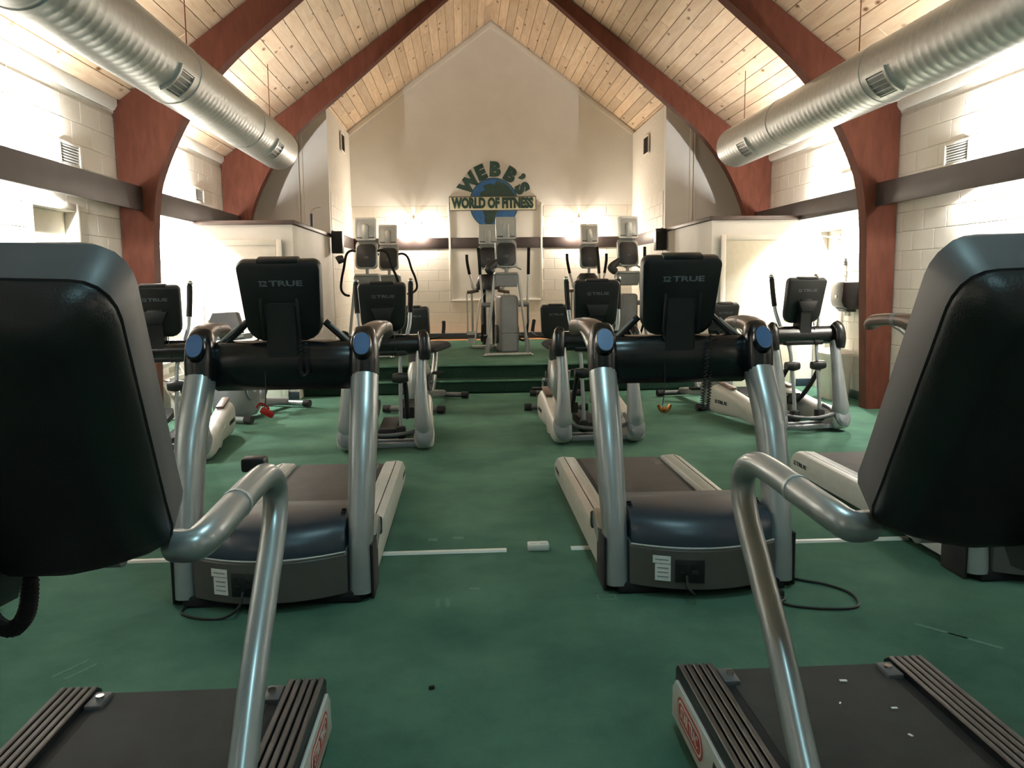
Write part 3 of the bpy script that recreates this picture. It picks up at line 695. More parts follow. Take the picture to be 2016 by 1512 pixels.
def true_treadmill():
    t = thing('treadmill', (0, 0, 0))
    # curved front shroud and motor hood
    nx = 18; yf = lambda x: -.15+.13*(x/.37)**2
    def along(profile, w):
        bm = B(); rings = []
        for i in range(nx+1):
            x = -w+2*w*i/nx; rings.append([(x, a if rel == 0 else yf(x)+a, z) for a, z, rel in profile])
        loft(bm, rings); return bm
    sh = finish('front_shroud', along([(0, .05, 1), (-.004, .225, 1), (.01, .24, 1), (.3, .24, 0), (.3, .05, 0)], .335), 'shroud', t)
    hd = finish('motor_hood', along([(.012, .2405, 1), (.016, .28, 1), (.04, .33, 1), (.1, .365, 1), (.2, .385, 0), (.34, .375, 0), (.42, .33, 0), (.46, .2405, 0)], .325), 'hood', t, ang=60)
    bm = B(); tube(bm, [(x, yf(x)-.003, .24) for x in [-.33+.66*i/10 for i in range(11)]], .0035, 6, 2); finish('trim_line', bm, 'silver_lt', sh)
    bm = B(); tube(bm, [(-.325, yf(.325)+.07, .345), (-.28, yf(.28)+.05, .315), (0, yf(0)+.028, .285), (.28, yf(.28)+.05, .315), (.325, yf(.325)+.07, .345)], .002, 5, 5); finish('hood_seam', bm, 'grey', hd)
    for sx in (-1, 1):
        for k in range(5):
            bm = B(); box(bm, (sx*.305, .06+k*.02, .352+k*.006), (.02, .008, .03), .002, rot=Matrix.Rotation(.7, 3, 'X')); finish('vent_slot', bm, 'rubber', hd)
    # labels and connector panel
    for x0, x1, z0, z1 in ((-.245, -.165, .165, .2), (-.235, -.165, .085, .162)):
        bm = B(); x = (x0+x1)/2; box(bm, (x, yf(x)-.0035, (z0+z1)/2), (x1-x0, .002, z1-z0), rot=Matrix.Rotation(math.atan(.26*x/.137), 3, 'Z')); finish('label', bm, 'paper', sh)
        for k in range(3 if z1-z0 > .05 else 1):
            bm = B(); box(bm, (x, yf(x)-.005, z1-.018-k*.02), (x1-x0-.02, .001, .004), rot=Matrix.Rotation(math.atan(.26*x/.137), 3, 'Z')); finish('label_print', bm, 'grey', sh)
    bm = B(); box(bm, (-.085, yf(.085)-.002, .135), (.13, .006, .105), .012, rot=Matrix.Rotation(-.16, 3, 'Z')); cp = finish('connector_panel', bm, 'black', sh)
    for dx, dz, s in ((-.045, .03, .014), (-.02, .03, .014), (.015, .03, .022), (-.035, -.01, .024), (.02, -.005, .03)):
        bm = B(); box(bm, (-.085+dx, yf(.085)-.007-dx*.16, .135+dz), (s, .006, s*.7), .002); finish('socket', bm, 'rubber', cp)
    # base, feet, side covers
    bm = B(); box(bm, (0, .2, .03), (.78, .5, .05), .01); finish('base_frame', bm, 'rubber', t)
    for sx in (-1, 1):
        bm = B(); limb(bm, [(sx*.385, .03, .03), (sx*.388, .07, .3), (sx*.395, .2, .7), (sx*.392, .36, .95), (sx*.388, .46, 1.1)], [(.052, .085), (.056, .085), (.066, .08), (.066, .08), (.06, .07)], 6); finish('upright', bm, 'silver', t)
        bm = B(); box(bm, (sx*.442, .09, .13), (.014, .2, .25), .004, rot=Matrix.Rotation(0, 3, 'X')); finish('side_cover', bm, 'rubber', t)
        bm = B(); box(bm, (sx*.425, .24, .235), (.05, .22, .1), .02, rot=Matrix.Rotation(.25, 3, 'X')); ft = finish('upright_brace', bm, 'silver', t)
        bm = B(); prism(bm, [(.33, .2), (.345, .285), (.375, .27), (.37, .2)], sx*.44-.014, sx*.44+.014, 'x', .005); finish('brace_cap', bm, 'black', ft)
        # head: black cap with blue oval, arm rest running back
        bm = B(); limb(bm, [(sx*.39, .385, .965), (sx*.39, .4, 1.05), (sx*.39, .42, 1.13), (sx*.388, .455, 1.185)], [(.066, .085), (.07, .09), (.066, .085), (.05, .06)], 5, p=3.2); cp = finish('upright_cap', bm, 'black_gl', t)
        bm = B(); n1 = Vector((0, -.86, .51)).normalized(); up_ = Vector((0, .51, .86))
        ct = Vector((sx*.39, .318, 1.135)); loft(bm, [[p_ for p_ in oval(ct+n1*d, (1, 0, 0), up_, .04*q, .06*q, 22, 2.3)] for d, q in ((-.07, 1.12), (.005, 1.12), (.012, 1.02))]); finish('oval_bezel', bm, 'black_gl', cp)
        bm = B(); loft(bm, [oval(ct+n1*d, (1, 0, 0), up_, .038, .058, 22, 2.3) for d in (.0, .0145)]); finish('oval_inlay', bm, 'blue', cp)
        bm = B(); limb(bm, [(sx*.4, .44, 1.15), (sx*.415, .54, 1.185), (sx*.43, .75, 1.195), (sx*.44, .95, 1.18), (sx*.442, 1.02, 1.145)], [(.052, .05), (.052, .042), (.045, .034), (.042, .034), (.034, .026)], 6, p=3); hr = finish('arm_rest', bm, 'bronze', t)
        bm = B(); limb(bm, [(sx*.402, .47, 1.06), (sx*.412, .55, 1.09), (sx*.425, .66, 1.145), (sx*.43, .74, 1.16)], [(.03, .045), (.03, .03), (.028, .02), (.024, .012)], 5); finish('arm_bracket', bm, 'silver', hr)
        bm = B(); limb(bm, [(sx*.427, .7, 1.195), (sx*.429, .74, 1.195)], [(.048, .037), (.048, .037)], 1); finish('grip_collar', bm, 'grey', hr)
        # deck rails
        bm = B(); rings = []
        for y, dz in ((.12, 0), (.14, 0), (1.98, 0), (2.06, -.008), (2.1, -.03), (2.11, -.07)):
            xi, xo = sx*.305, sx*.445
            rings.append([(xi, y, .05), (xi, y, .185+dz), (sx*.315, y, .198+dz), (sx*.40, y, .203+dz), (sx*.43, y, .193+dz), (xo, y, .15+dz*.5), (xo-sx*.006, y, .05)])
        loft(bm, rings); rl = finish('side_rail', bm, 'silver_lt', t)
        bm = B(); box(bm, (sx*.388, 1.07, .2), (.006, 1.86, .006)); finish('rail_groove', bm, 'rubber', rl)
        for k in range(6):
            bm = B(); box(bm, (sx*(.325+k*.0095), 1.1, .2), (.004, 1.8, .006), .001, seg=1); finish('tread_rib', bm, 'alu', rl)
        logo_true(rl, frame_mtx((sx*.4455, 1.95, .12), (0, sx, 0), (0, 0, 1)), .2, 'inkdk')
    text('belt_lettering', 'TRUE', .07, 'ink', t, frame_mtx((.25, 1.9, .1785), (0, 1, 0), (-1, 0, 0)), .0006, .001)
    bm = B(); box(bm, (0, 1.23, .15), (.606, 1.68, .05), .012); finish('deck', bm, 'rubber', t)
    bm = B(); box(bm, (0, 1.22, .172), (.54, 1.72, .012), .005); finish('running_belt', bm, 'belt', t)
    bm = B(); cyl(bm, (-.3, 2.06, .14), (.3, 2.06, .14), .035, 16); finish('rear_roller', bm, 'rubber', t)
    for sx in (-1, 1):
        bm = B(); tube(bm, [(sx*.38, 1.85, .0), (sx*.38, 1.85, .05)], .03, 12, 1); finish('foot', bm, 'rubber', t)
    # dash bar, neck, console
    bm = B(); rings = []
    for x, q in ((-.375, .8), (-.33, 1), (-.2, 1), (.2, 1), (.33, 1), (.375, .8)):
        rings.append([(x, .47+a*q, 1.035+b*q) for a, b in ((-.07, .02), (-.06, .075), (-.03, .105), (.03, .115), (.08, .1), (.09, .03), (.075, -.09), (.04, -.125), (-.03, -.125), (-.065, -.09))])
    loft(bm, rings); db = finish('dash_bar', bm, 'black_gl', t, ang=60)
    bm = B(); prism(bm, [(.41, .99), (.40, 1.12), (.375, 1.33), (.43, 1.34), (.5, 1.12), (.52, .99)], -.075, .075, 'x', .012); nk = finish('console_neck', bm, 'black', t)
    for sx in (-1, 1):
        bm = B(); box(bm, (sx*.085, .375, 1.26), (.012, .02, .2), .004, rot=Matrix.Rotation(.22, 3, 'X')); finish('neck_rib', bm, 'black', nk)
        bm = B(); tube(bm, [(sx*.33, .47, 1.12), (sx*.27, .5, 1.165), (sx*.19, .5, 1.24)], .018, 8, 4); st_ = finish('dash_strut', bm, 'black', t)
        bm = B(); tube(bm, [(sx*.31, .455, 1.15), (sx*.22, .48, 1.23)], .006, 6, 1); finish('strut_highlight_bar', bm, 'silver', st_)
    console_back(t, (.345, 1.525), (.455, 1.155), .4, .37, .075)
    return t
tm0 = true_treadmill()
TMX = [(-2.68, 'silver treadmill with blue ovals half hidden beside the front left console'), (-.88, 'silver treadmill with blue ovals, red safety clip hanging below its dash'),
       (1.065, 'silver treadmill with blue ovals, brass safety clip hanging below its dash'), (2.78, 'silver treadmill with blue ovals half hidden behind the front right console')]
tms = []
for i, (x, lab) in enumerate(TMX):
    o = tm0 if i == 0 else copy_tree(tm0)
    o.location = (x, 3.65, 0); tag(o, lab, 'treadmill', 'silver treadmills in the second row'); tms.append(o)
# hanging safety clips and coiled leads of the two middle treadmills
def clip_cord(par, x, zend, red):
    bm = B(); tube(bm, [(x, .405, 1.02), (x, .395, .9), (x-.01, .4, zend)], .0025, 5, 4); s_ = finish('safety_cord', bm, 'cable', par)
    bm = B()
    if red: box(bm, (x, .4, zend-.025), (.07, .02, .035), .01, rot=Matrix.Rotation(.5, 3, 'Y')); tube(bm, [(x-.05, .4, zend+.0), (x-.03, .4, zend+.02), (x, .4, zend+.005), (x+.01, .4, zend-.01)], .006, 6, 4)
    else: tube(bm, [(x-.03, .4, zend+.005), (x-.02, .4, zend-.02), (x, .4, zend-.03), (x+.02, .4, zend-.02), (x+.03, .4, zend+.005)], .009, 8, 4); sphere(bm, (x, .4, zend-.02), .018, (1, .7, .9), 10, 7)
    finish('safety_clip', bm, 'red' if red else 'brass', s_)
clip_cord(tms[1], -.09, .83, True)
clip_cord(tms[2], -.075, .80, False)
bm = B(); coil(bm, [(.09, .39, 1.16), (.085, .37, 1.06), (.09, .365, 1.0), (.105, .365, .985), (.12, .365, 1.0), (.115, .37, 1.06), (.11, .39, 1.15)], .007, .0028, 36); finish('coiled_lead', bm, 'cable', tms[1])
bm = B(); coil(bm, [(.2, .42, 1.155), (.16, .385, 1.17), (.135, .37, 1.08), (.12, .37, .93), (.11, .375, .82), (.12, .38, .785), (.14, .38, .8), (.15, .39, .9), (.16, .42, 1.0)], .008, .0028, 60); finish('coiled_lead', bm, 'cable', tms[2])
def cord(par, pts):
    ox, oy = par.location.x, par.location.y; bm = B(); tube(bm, [(x-ox, y-oy, z) for x, y, z in pts], .006, 6, 6); return finish('power_cord', bm, 'cable', par)
cord(tms[1], [(-.975, 3.49, .11), (-.99, 3.46, .05), (-1.06, 3.46, .008), (-1.16, 3.47, .007), (-1.25, 3.53, .007), (-1.26, 3.6, .007), (-1.25, 3.68, .007)])
pc = cord(tms[2], [(1.53, 3.72, .007), (1.58, 3.68, .007), (1.66, 3.62, .007), (1.72, 3.5, .007), (1.68, 3.36, .007), (1.56, 3.34, .007), (1.42, 3.38, .007), (1.37, 3.43, .007), (1.4, 3.47, .007), (1.37, 3.5, .012)])
cord(tms[2], [(.965, 3.5, .115), (.96, 3.46, .08), (.985, 3.45, .05), (1.0, 3.5, .03)])
bm = B(); box(bm, (1.38-1.065, 3.51-3.65, .018), (.06, .035, .03), .006); finish('plug', bm, 'rubber', pc)

# ================================================================== front row treadmills
def star_treadmill():
    t = thing('treadmill', (0, 0, 0))
    YR = 2.48
    bm = B(); prism(bm, [(.5, .03), (.45, .1), (.5, .26), (.7, .32), (1.0, .27), (1.06, .2), (1.06, .03)], -.33, .33, 'x', .02); finish('motor_hood', bm, 'grey_dk', t)
    bm = B(); box(bm, (0, 1.7, .15), (.58, 1.5, .1), .01); finish('deck', bm, 'rubber', t)
    bm = B(); box(bm, (0, 1.7, .197), (.5, 1.48, .012), .005); finish('running_belt', bm, 'belt2', t)
    bm = B(); cyl(bm, (-.27, YR-.06, .165), (.27, YR-.06, .165), .034, 16); finish('rear_roller', bm, 'rubber', t)
    for sx in (-1, 1):
        bm = B(); box(bm, (sx*.265, 1.66, .185), (.03, 1.5, .02), .003); finish('belt_guide', bm, 'grey_dk', t)
        bm = B(); box(bm, (sx*.255, YR-.1, .2), (.05, .09, .03), .005); bk = finish('roller_bracket', bm, 'grey_dk', t)
        bm = B(); cyl(bm, (sx*.25, YR-.1, .215), (sx*.25, YR-.1, .225), .012, 10); finish('bolt', bm, 'chrome', bk)
        bm = B(); prism(bm, [(.55, .05), (.55, .2), (YR-.03, .2), (YR-.006, .185), (YR, .14), (YR, .05)], sx*.34-.055, sx*.34+.055, 'x', .008); rl = finish('side_rail', bm, 'rubber', t)
        for k in range(5):
            bm = B(); prism(bm, [(.56, .2), (.56, .222), (YR-.035, .222), (YR-.004, .2), (YR-.002, .17)], sx*.34-.046+k*.023-.0085, sx*.34-.046+k*.023+.0085, 'x', .003, 1); finish('tread_rib', bm, 'black', rl)
        bm = B(); prism(bm, [(.55, .04), (.55, .175), (YR-.045, .175), (YR-.012, .14), (YR-.006, .04)], sx*.4-.006, sx*.4+.006, 'x', .004); sp = finish('side_plate', bm, 'silver_lt', t)
        # logo oval and script on the side plate
        xs = sx*.4065; cy = YR-.215; cz = .112
        for nm, a, b, mt, d in (('logo_outline', .135, .042, 'redink', .0008), ('logo_ground', .126, .034, 'paper', .0014), ('logo_field', .117, .026, 'redink', .002)):
            bm = B(); pts = rrect(2*a, 2*b, b*.98, 5); prism(bm, [(cy+p, cz+q) for p, q in pts], xs-d, xs+d, 'x'); finish(nm, bm, mt, sp)
        text('logo_lettering', 'STAR TRAC', .05, 'paper', sp, frame_mtx((xs+sx*.0022, cy, cz), (0, sx, 0), (0, 0, 1)), .0005, .0008, sx=.72)
        text('script_lettering', 'Pro', .115, 'inkdk', sp, frame_mtx((xs+sx*.0008, cy-.29, cz-.008), (0, sx, 0), (0, 0, 1)), .0005, .001, shear=.3)
        # bent tube upright and handrail
        bm = B(); tube(bm, [(sx*.425, 1.0, .06), (sx*.425, 1.2, .3), (sx*.425, 1.4, .5), (sx*.425, 1.55, .68), (sx*.425, 1.68, .81), (sx*.425, 1.775, .91), (sx*.425, 1.79, .985), (sx*.425, 1.72, 1.025), (sx*.425, 1.6, 1.03), (sx*.424, 1.48, 1.025), (sx*.423, 1.36, 1.02), (sx*.408, 1.31, 1.01), (sx*.37, 1.325, 1.005)], .027, 16, 5); hr = finish('handrail', bm, 'silver', t)
        bm = B(); tube(bm, [(sx*.425, 1.49, 1.026), (sx*.425, 1.5, 1.0265)], .0285, 16, 1); finish('rail_joint', bm, 'galv', hr)
        bm = B(); box(bm, (sx*.425, 1.0, .05), (.06, .2, .1), .01); finish('upright_foot', bm, 'grey_dk', hr)
    bm = B(); tube(bm, [(-.3, 1.3, 1.0), (.3, 1.3, 1.0)], .02, 12, 1); finish('cross_tube', bm, 'silver', t)
    bm = B(); prism(bm, [(1.1, .95), (1.15, 1.12), (1.35, 1.0), (1.3, .93)], -.14, .14, 'x', .02); finish('console_mount', bm, 'black', t)
    # big tilted console: grey rim shell and black back cover
    T0 = Vector((0, .985, 1.428)); B0 = Vector((0, 1.335, .985)); ax = (T0-B0); H = ax.length; ax.normalize(); n = Vector((1, 0, 0)).cross(ax)
    if n.y < 0: n = -n
    half = [(.1, -.004), (.2, -.003), (.25, 0), (.27, .004), (.32, .022), (.362, .042), (.376, .055), (.384, .08), (.39, .14), (.434, H-.06), (.434, H-.042), (.43, H-.025), (.421, H-.011), (.408, H-.003), (.392, H), (.2, H+.008), (0, H+.012)]
    outl = [(x, h) for x, h in half] + [(-x, h) for x, h in half[-2::-1]]
    def ring(ins, d, hs=0):
        cx, cy = 0, H*.5
        r = []
        for x, h in outl:
            L = math.hypot(x, h-cy); f = (L-ins)/L; r.append(B0+Vector((x*f, 0, 0))+ax*(cy+(h-cy)*f)+n*d)
        return r
    bm = B(); loft(bm, [ring(0, .003), ring(0, .07), ring(.03, .1)]); cs = finish('console', bm, 'grey_dk', t, ang=50)
    bm = B(); loft(bm, [ring(.075, -.062), ring(.05, -.056), ring(.018, -.03), ring(.003, -.012), ring(.003, 0)]); finish('console_back', bm, 'black', t, ang=45)
    bm = B(); loft(bm, [ring(.05, .099), ring(.055, .103)]); finish('console_face', bm, 'skin_dark', cs)
    bm = B(); loft(bm, [ring(.004, 0), ring(.004, .0035)]); finish('shell_seam', bm, 'rubber', cs)
    bm = B(); q = B0+ax*.0; box(bm, (0, 1.325, .975), (.22, .05, .05), .012, rot=Matrix.Rotation(.5, 3, 'X')); finish('console_latch', bm, 'black', cs)
    bm = B(); box(bm, B0+ax*(H*.62)-n*.0635+Vector((-.16, 0, 0)), (.07, .004, .012), .002, rot=Matrix.Rotation(-.56, 3, 'X')); finish('rating_label', bm, 'grey_dk', cs)
    return t
s0 = star_treadmill(); s0.location = (-.845, 0, 0)
tag(s0, 'front row treadmill with bent silver handrail, coiled lead hanging under its black console', 'treadmill', 'front row treadmills')
s1 = copy_tree(s0); s1.location = (1.045, 0, 0); tag(s1, 'front row treadmill with red oval logo and scraps on its belt', 'treadmill', 'front row treadmills')
bm = B(); coil(bm, [(.118, 1.37, 1.0), (.115, 1.37, .93), (.105, 1.37, .88), (.08, 1.37, .855), (.05, 1.37, .875), (.03, 1.37, .96)], .011, .004, 40); finish('coiled_lead', bm, 'rubber', s0)
bm = B(); box(bm, (.395, 1.75, 1.045), (.05, .04, .03), .006); finish('rail_clip', bm, 'black', s0)
for k, (x, y, sz, lb) in enumerate(((1.2, 2.16, .018, 'white paper scrap on the belt nearest the far rail'), (1.06, 2.2, .01, 'smallest white paper speck in the middle of the belt'), (1.17, 2.02, .014, 'white paper scrap on the belt farthest from the rear roller'), (1.13, 2.33, .022, 'largest white paper scrap on the belt close to the rear roller'))):
    bm = B(); box(bm, (x, y, .206), (sz, sz*.5, .003), .001, rot=Matrix.Rotation(k, 3, 'Z')); tag(finish('paper_scrap', bm, 'paper'), lb, 'scrap', 'paper scraps on the belt')
# ================================================================== ellipticals on the floor
def elliptical():
    t = thing('elliptical_trainer', (0, 0, 0))
    for sx in (-1, 1):
        # side fairing (pod)
        bm = B(); rings = []
        for y, zl, zh, w_ in ((-.075, .07, .12, .045), (-.06, .035, .18, .075), (0, .015, .21, .088), (.14, .015, .215, .09), (.35, .03, .23, .082), (.6, .05, .27, .075), (.9, .035, .325, .075), (1.1, .025, .345, .075), (1.22, .035, .31, .068), (1.27, .08, .22, .045)):
            rings.append(oval((sx*.325, y, (zl+zh)/2), (1, 0, 0), (0, 0, 1), w_, (zh-zl)/2, 18, 3.2))
        loft(bm, rings); pd = finish('side_fairing', bm, 'silver_lt', t, ang=60)
        bm = B(); box(bm, (sx*.325, .98, .345), (.07, .34, .025), .008, rot=Matrix.Rotation(.12, 3, 'X')); finish('roller_track', bm, 'bronze', pd)
        bm = B(); prism(bm, [(.3, .05), (.42, .14), (.62, .2), (.66, .17), (.46, .1), (.38, .05)], sx*.402-.004, sx*.402+.004, 'x'); finish('fairing_accent', bm, 'alu', pd)
        logo_true(pd, frame_mtx((sx*.4025, .95, .17), (0, sx, 0), (0, 0, 1)), .24, 'inkdk', .002)
        bm = B(); loft(bm, [oval((sx*.325, y, z), (1, 0, 0), (0, .35, 1), a, b, 18, 2.2) for y, z, a, b in ((-.085, .15, .05, .06), (-.06, .155, .078, .1), (.0, .16, .082, .105))]); finish('fairing_nose', bm, 'grey', pd)
        # leg
        bm = B(); limb(bm, [(sx*.325, -.02, .1), (sx*.322, -.025, .22), (sx*.312, .0, .42), (sx*.31, .05, .66), (sx*.318, .1, .84)], [(.055, .05), (.078, .06), (.06, .055), (.046, .048), (.046, .048)], 6, p=2.3); finish('leg', bm, 'silver', t)
        bm = B(); limb(bm, [(sx*.34, .085, .78), (sx*.345, .085, .86), (sx*.34, .1, .95), (sx*.32, .13, 1.0)], [(.05, .07), (.056, .075), (.052, .07), (.035, .05)], 5, p=3); finish('leg_cap', bm, 'black_gl', t)
        # swing arm: grip, chrome knob, pole, joint, lower arm
        bm = B(); tube(bm, [(sx*.235, .3, 1.42), (sx*.232, .28, 1.3), (sx*.225, .25, 1.15), (sx*.215, .21, 1.05), (sx*.18, .17, .92), (sx*.14, .12, .78), (sx*.135, .08, .6), (sx*.13, .03, .3), (sx*.13, .02, .18)], .0165, 10, 5); pl = finish('swing_arm', bm, 'silver', t)
        bm = B(); tube(bm, [(sx*.2352, .3, 1.425), (sx*.2322, .28, 1.3), (sx*.226, .255, 1.17)], .023, 12, 4); finish('grip', bm, 'grip', pl)
        bm = B(); sphere(bm, (sx*.236, .303, 1.445), .026, (1, 1, .9)); finish('chrome_knob', bm, 'chrome', pl)
        bm = B(); limb(bm, [(sx*.07, .08, .62), (sx*.13, .075, .62), (sx*.2, .075, .625)], [(.035, .035), (.045, .048), (.035, .035)], 4, ax=(0, 1, 0)); finish('arm_joint', bm, 'black', t)
        bm = B(); box(bm, (sx*.13, .02, .16), (.08, .08, .11), .02); finish('arm_foot', bm, 'rubber', t)
        bm = B(); tube(bm, [(sx*.17, .1, .6), (sx*.175, .25, .42), (sx*.17, .42, .26), (sx*.165, .6, .2), (sx*.165, .85, .24)], .022, 8, 5); finish('pedal_arm', bm, 'rubber', t)
        bm = B(); prism(bm, [(.5, .2), (.5, .3), (.56, .24), (.86, .27), (.92, .32), (.93, .23)], sx*.165-.07, sx*.165+.07, 'x', .01); finish('pedal', bm, 'rubber', t)
        bm = B(); tube(bm, [(sx*.24, .2, .22), (sx*.27, .2, .22)], .03, 12, 1); finish('pivot', bm, 'galv', t)
    bm = B(); tube(bm, [(-.27, .2, .23), (-.27, .06, .2), (-.22, -.05, .17), (0, -.09, .15), (.22, -.05, .17), (.27, .06, .2), (.27, .2, .23)], .018, 10, 5); finish('front_bar', bm, 'grey_dk', t)
    for y, z in ((.0, .055), (.16, .055)):
        bm = B(); box(bm, (0, y, z), (.56, .05, .04), .006); finish('base_bar', bm, 'grey', t)
    bm = B(); box(bm, (0, .6, .1), (.16, .7, .1), .02); finish('drive_housing', bm, 'rubber', t)
    bm = B(); loft(bm, [[(x, .14+a, .9+b) for a, b in ((-.065, .0), (-.05, .055), (-.01, .085), (.05, .085), (.07, .03), (.06, -.06), (.0, -.085), (-.05, -.06))] for x in (-.33, -.2, .2, .33)]); finish('dash_bar', bm, 'black_gl', t, ang=60)
    bm = B(); box(bm, (0, .13, .835), (.4, .09, .05), .015); finish('dash_tray', bm, 'black', t)
    bm = B(); prism(bm, [(.08, .9), (.085, 1.05), (.06, 1.22), (.1, 1.24), (.2, 1.1), (.22, .92)], -.06, .06, 'x', .012); nk = finish('console_neck', bm, 'black', t)
    bm = B(); prism(bm, [(-.1, 1.22), (.1, 1.22), (.06, 1.12), (-.06, 1.12)], .05, .1, 'y', .008); finish('neck_plate', bm, 'black', nk)
    console_back(t, (.055, 1.42), (.15, 1.02), .41, .38, .06, lsz=.18)
    bm = B(); tube(bm, [(.09, .1, 1.02), (.095, .09, .95), (.1, .08, .84), (.11, .08, .81), (.125, .08, .835)], .004, 5, 5); finish('lead', bm, 'cable', t)
    return t
el0 = elliptical()
for i, (x, y, a, lab) in enumerate(((-2.47, 6.72, 6, 'silver elliptical by the left wall, between front left console and white rack'), (-.69, 7.0, 2, 'silver elliptical behind the treadmill with red clip, below the steppers'),
                                     (1.16, 7.13, 2, 'silver elliptical behind the treadmill with brass clip'), (3.17, 7.43, 10, 'silver elliptical angled near the towel dispenser'))):
    o = el0 if i == 0 else copy_tree(el0)
    o.location = (x, y, 0); o.rotation_euler.z = math.radians(a); tag(o, lab, 'elliptical', 'silver ellipticals in the third row')

# ================================================================== exercise bikes
def bike(grey=False):
    body = 'grey' if grey else 'silver'
    t = thing('exercise_bike', (0, 0, 0))
    # front fairing: tall narrow rounded housing
    bm = B(); W = .17 if grey else .1
    rings = []
    for z, y0, y1, w_ in ((.04, .12, .62, W*.8), (.1, .06, .66, W), (.3, .04, .66, W), (.45, .07, .6, W*.95), (.55, .13, .5, W*.8), (.6, .2, .42, W*.5)):
        rings.append(oval((0, (y0+y1)/2, z), (1, 0, 0), (0, 1, 0), w_, (y1-y0)/2, 20, 2.6))
    loft(bm, rings); fa = finish('drive_fairing', bm, body, t, ang=60)
    for k in range(2):
        bm = B(); box(bm, (W*.45, .045, .12+k*.035), (.022, .02, .025), .003); finish('port', bm, 'rubber', fa)
    for y, w_ in ((.1, .3), (1.3, .27)):
        bm = B(); cyl(bm, (-w_, y, .05), (w_, y, .05), .032, 12); sb = finish('stabilizer', bm, 'silver' if grey else 'grey_dk', t)
        for sx in (-1, 1):
            bm = B(); cyl(bm, (sx*(w_-.03), y, .05), (sx*(w_+.05), y, .05), .042, 12); finish('end_cap', bm, 'rubber', sb)
    bm = B(); limb(bm, [(0, .5, .16), (0, .85, .12), (0, 1.3, .07)], [(.045, .05), (.045, .05), (.04, .04)], 4); finish('main_beam', bm, body, t)
    bm = B(); limb(bm, [(0, .75, .12), (0, .95, .4), (0, 1.02, .6)], [(.04, .06), (.035, .05), (.03, .03)], 4); finish('seat_post', bm, body, t)
    bm = B(); limb(bm, [(0, .78, .64), (0, .9, .66), (0, 1.1, .68), (0, 1.2, .7)], [(.06, .03), (.12, .045), (.17, .05), (.12, .03)], 5, p=2.4); finish('saddle', bm, 'rubber', t)
    # crank and pedals
    bm = B(); cyl(bm, (-W-.05, .38, .32), (W+.05, .38, .32), .02, 10); ck = finish('crank_axle', bm, 'galv', t)
    for sx in (-1, 1):
        dz = .11*sx; bm = B(); cyl(bm, (sx*(W+.01), .38, .32), (sx*(W+.02), .38, .32), .1, 20); finish('crank_disc', bm, 'grey' if grey else 'grey_dk', t)
        bm = B(); tube(bm, [(sx*(W+.045), .38, .32), (sx*(W+.05), .38-abs(dz)*.6*sx, .32+dz)], .014, 8, 1); cr = finish('crank_arm', bm, 'galv', t)
        bm = B(); box(bm, (sx*(W+.12), .38-abs(dz)*.6*sx, .32+dz), (.11, .09, .03), .01); finish('pedal', bm, 'rubber', cr)
        bm = B(); tube(bm, [(sx*.03, .3, .8), (sx*.2, .34, .82), (sx*.26, .42, .86), (sx*.25, .5, .95)], .014, 8, 5); hb = finish('handlebar', bm, 'black', t)
        bm = B(); tube(bm, [(sx*.262, .43, .87), (sx*.255, .48, .93), (sx*.245, .52, .99)], .021, 10, 4); finish('grip', bm, 'grip', hb)
    bm = B(); limb(bm, [(0, .22, .55), (0, .24, .75), (0, .27, .95)], [(.06, .06), (.045, .045), (.04, .04)], 4); finish('console_mast', bm, 'rubber' if not grey else 'grey_dk', t)
    bm = B(); prism(bm, [(.16, .56), (.17, .66), (.3, .72), (.42, .68), (.44, .56)], -.075, .075, 'x', .015); finish('mast_cover', bm, 'grey_dk' if grey else 'black', t)
    if grey:
        bm = B(); v = prism(bm, [(-.19, 0), (-.2, .12), (-.17, .2), (.12, .21), (.17, .1), (.2, 0), (.1, -.03), (-.1, -.03)], .0, .07, 'y', .012, 3)
        bmesh.ops.transform(bm, matrix=Matrix.Translation((0, .2, .95)) @ Matrix.Rotation(-.25, 4, 'X'), verts=bm.verts); finish('console', bm, 'grey_dk', t)
        bm = B(); limb(bm, [(-.22, .3, .9), (0, .28, .88), (.22, .3, .9)], [(.03, .1), (.03, .12), (.03, .1)], 4, ax=(0, 0, 1)); finish('reading_shelf', bm, 'grey', t)
        bm = B(); prism(bm, [(.5, .45), (.6, .6), (.7, .6), (.72, .5), (.62, .42)], -.06, .06, 'x', .01); finish('seat_rail_cover', bm, 'alu', t)
    else:
        console_back(t, (.15, 1.16), (.23, .8), .34, .32, .06, lsz=.15)
    return t
bk = bike(); bk.location = (2.86, 8.72, 0); bk.rotation_euler.z = math.radians(9); tag(bk, 'silver exercise bike in front of the cream closet door', 'bike', 'bikes before the stage')
o = copy_tree(bk); o.location = (.98, 8.9, 0); o.rotation_euler.z = math.radians(-6); tag(o, 'silver exercise bike behind the elliptical in the middle right', 'bike', 'bikes before the stage')
o = copy_tree(bk); o.location = (-.6, 8.95, 0); o.rotation_euler.z = math.radians(-14); tag(o, 'silver exercise bike behind the elliptical below the steppers', 'bike', 'bikes before the stage')
bk2 = bike(True); bk2.location = (-2.56, 8.55, 0); bk2.rotation_euler.z = math.radians(-20); tag(bk2, 'grey exercise bike in front of the white closet door', 'bike', 'bikes before the stage')

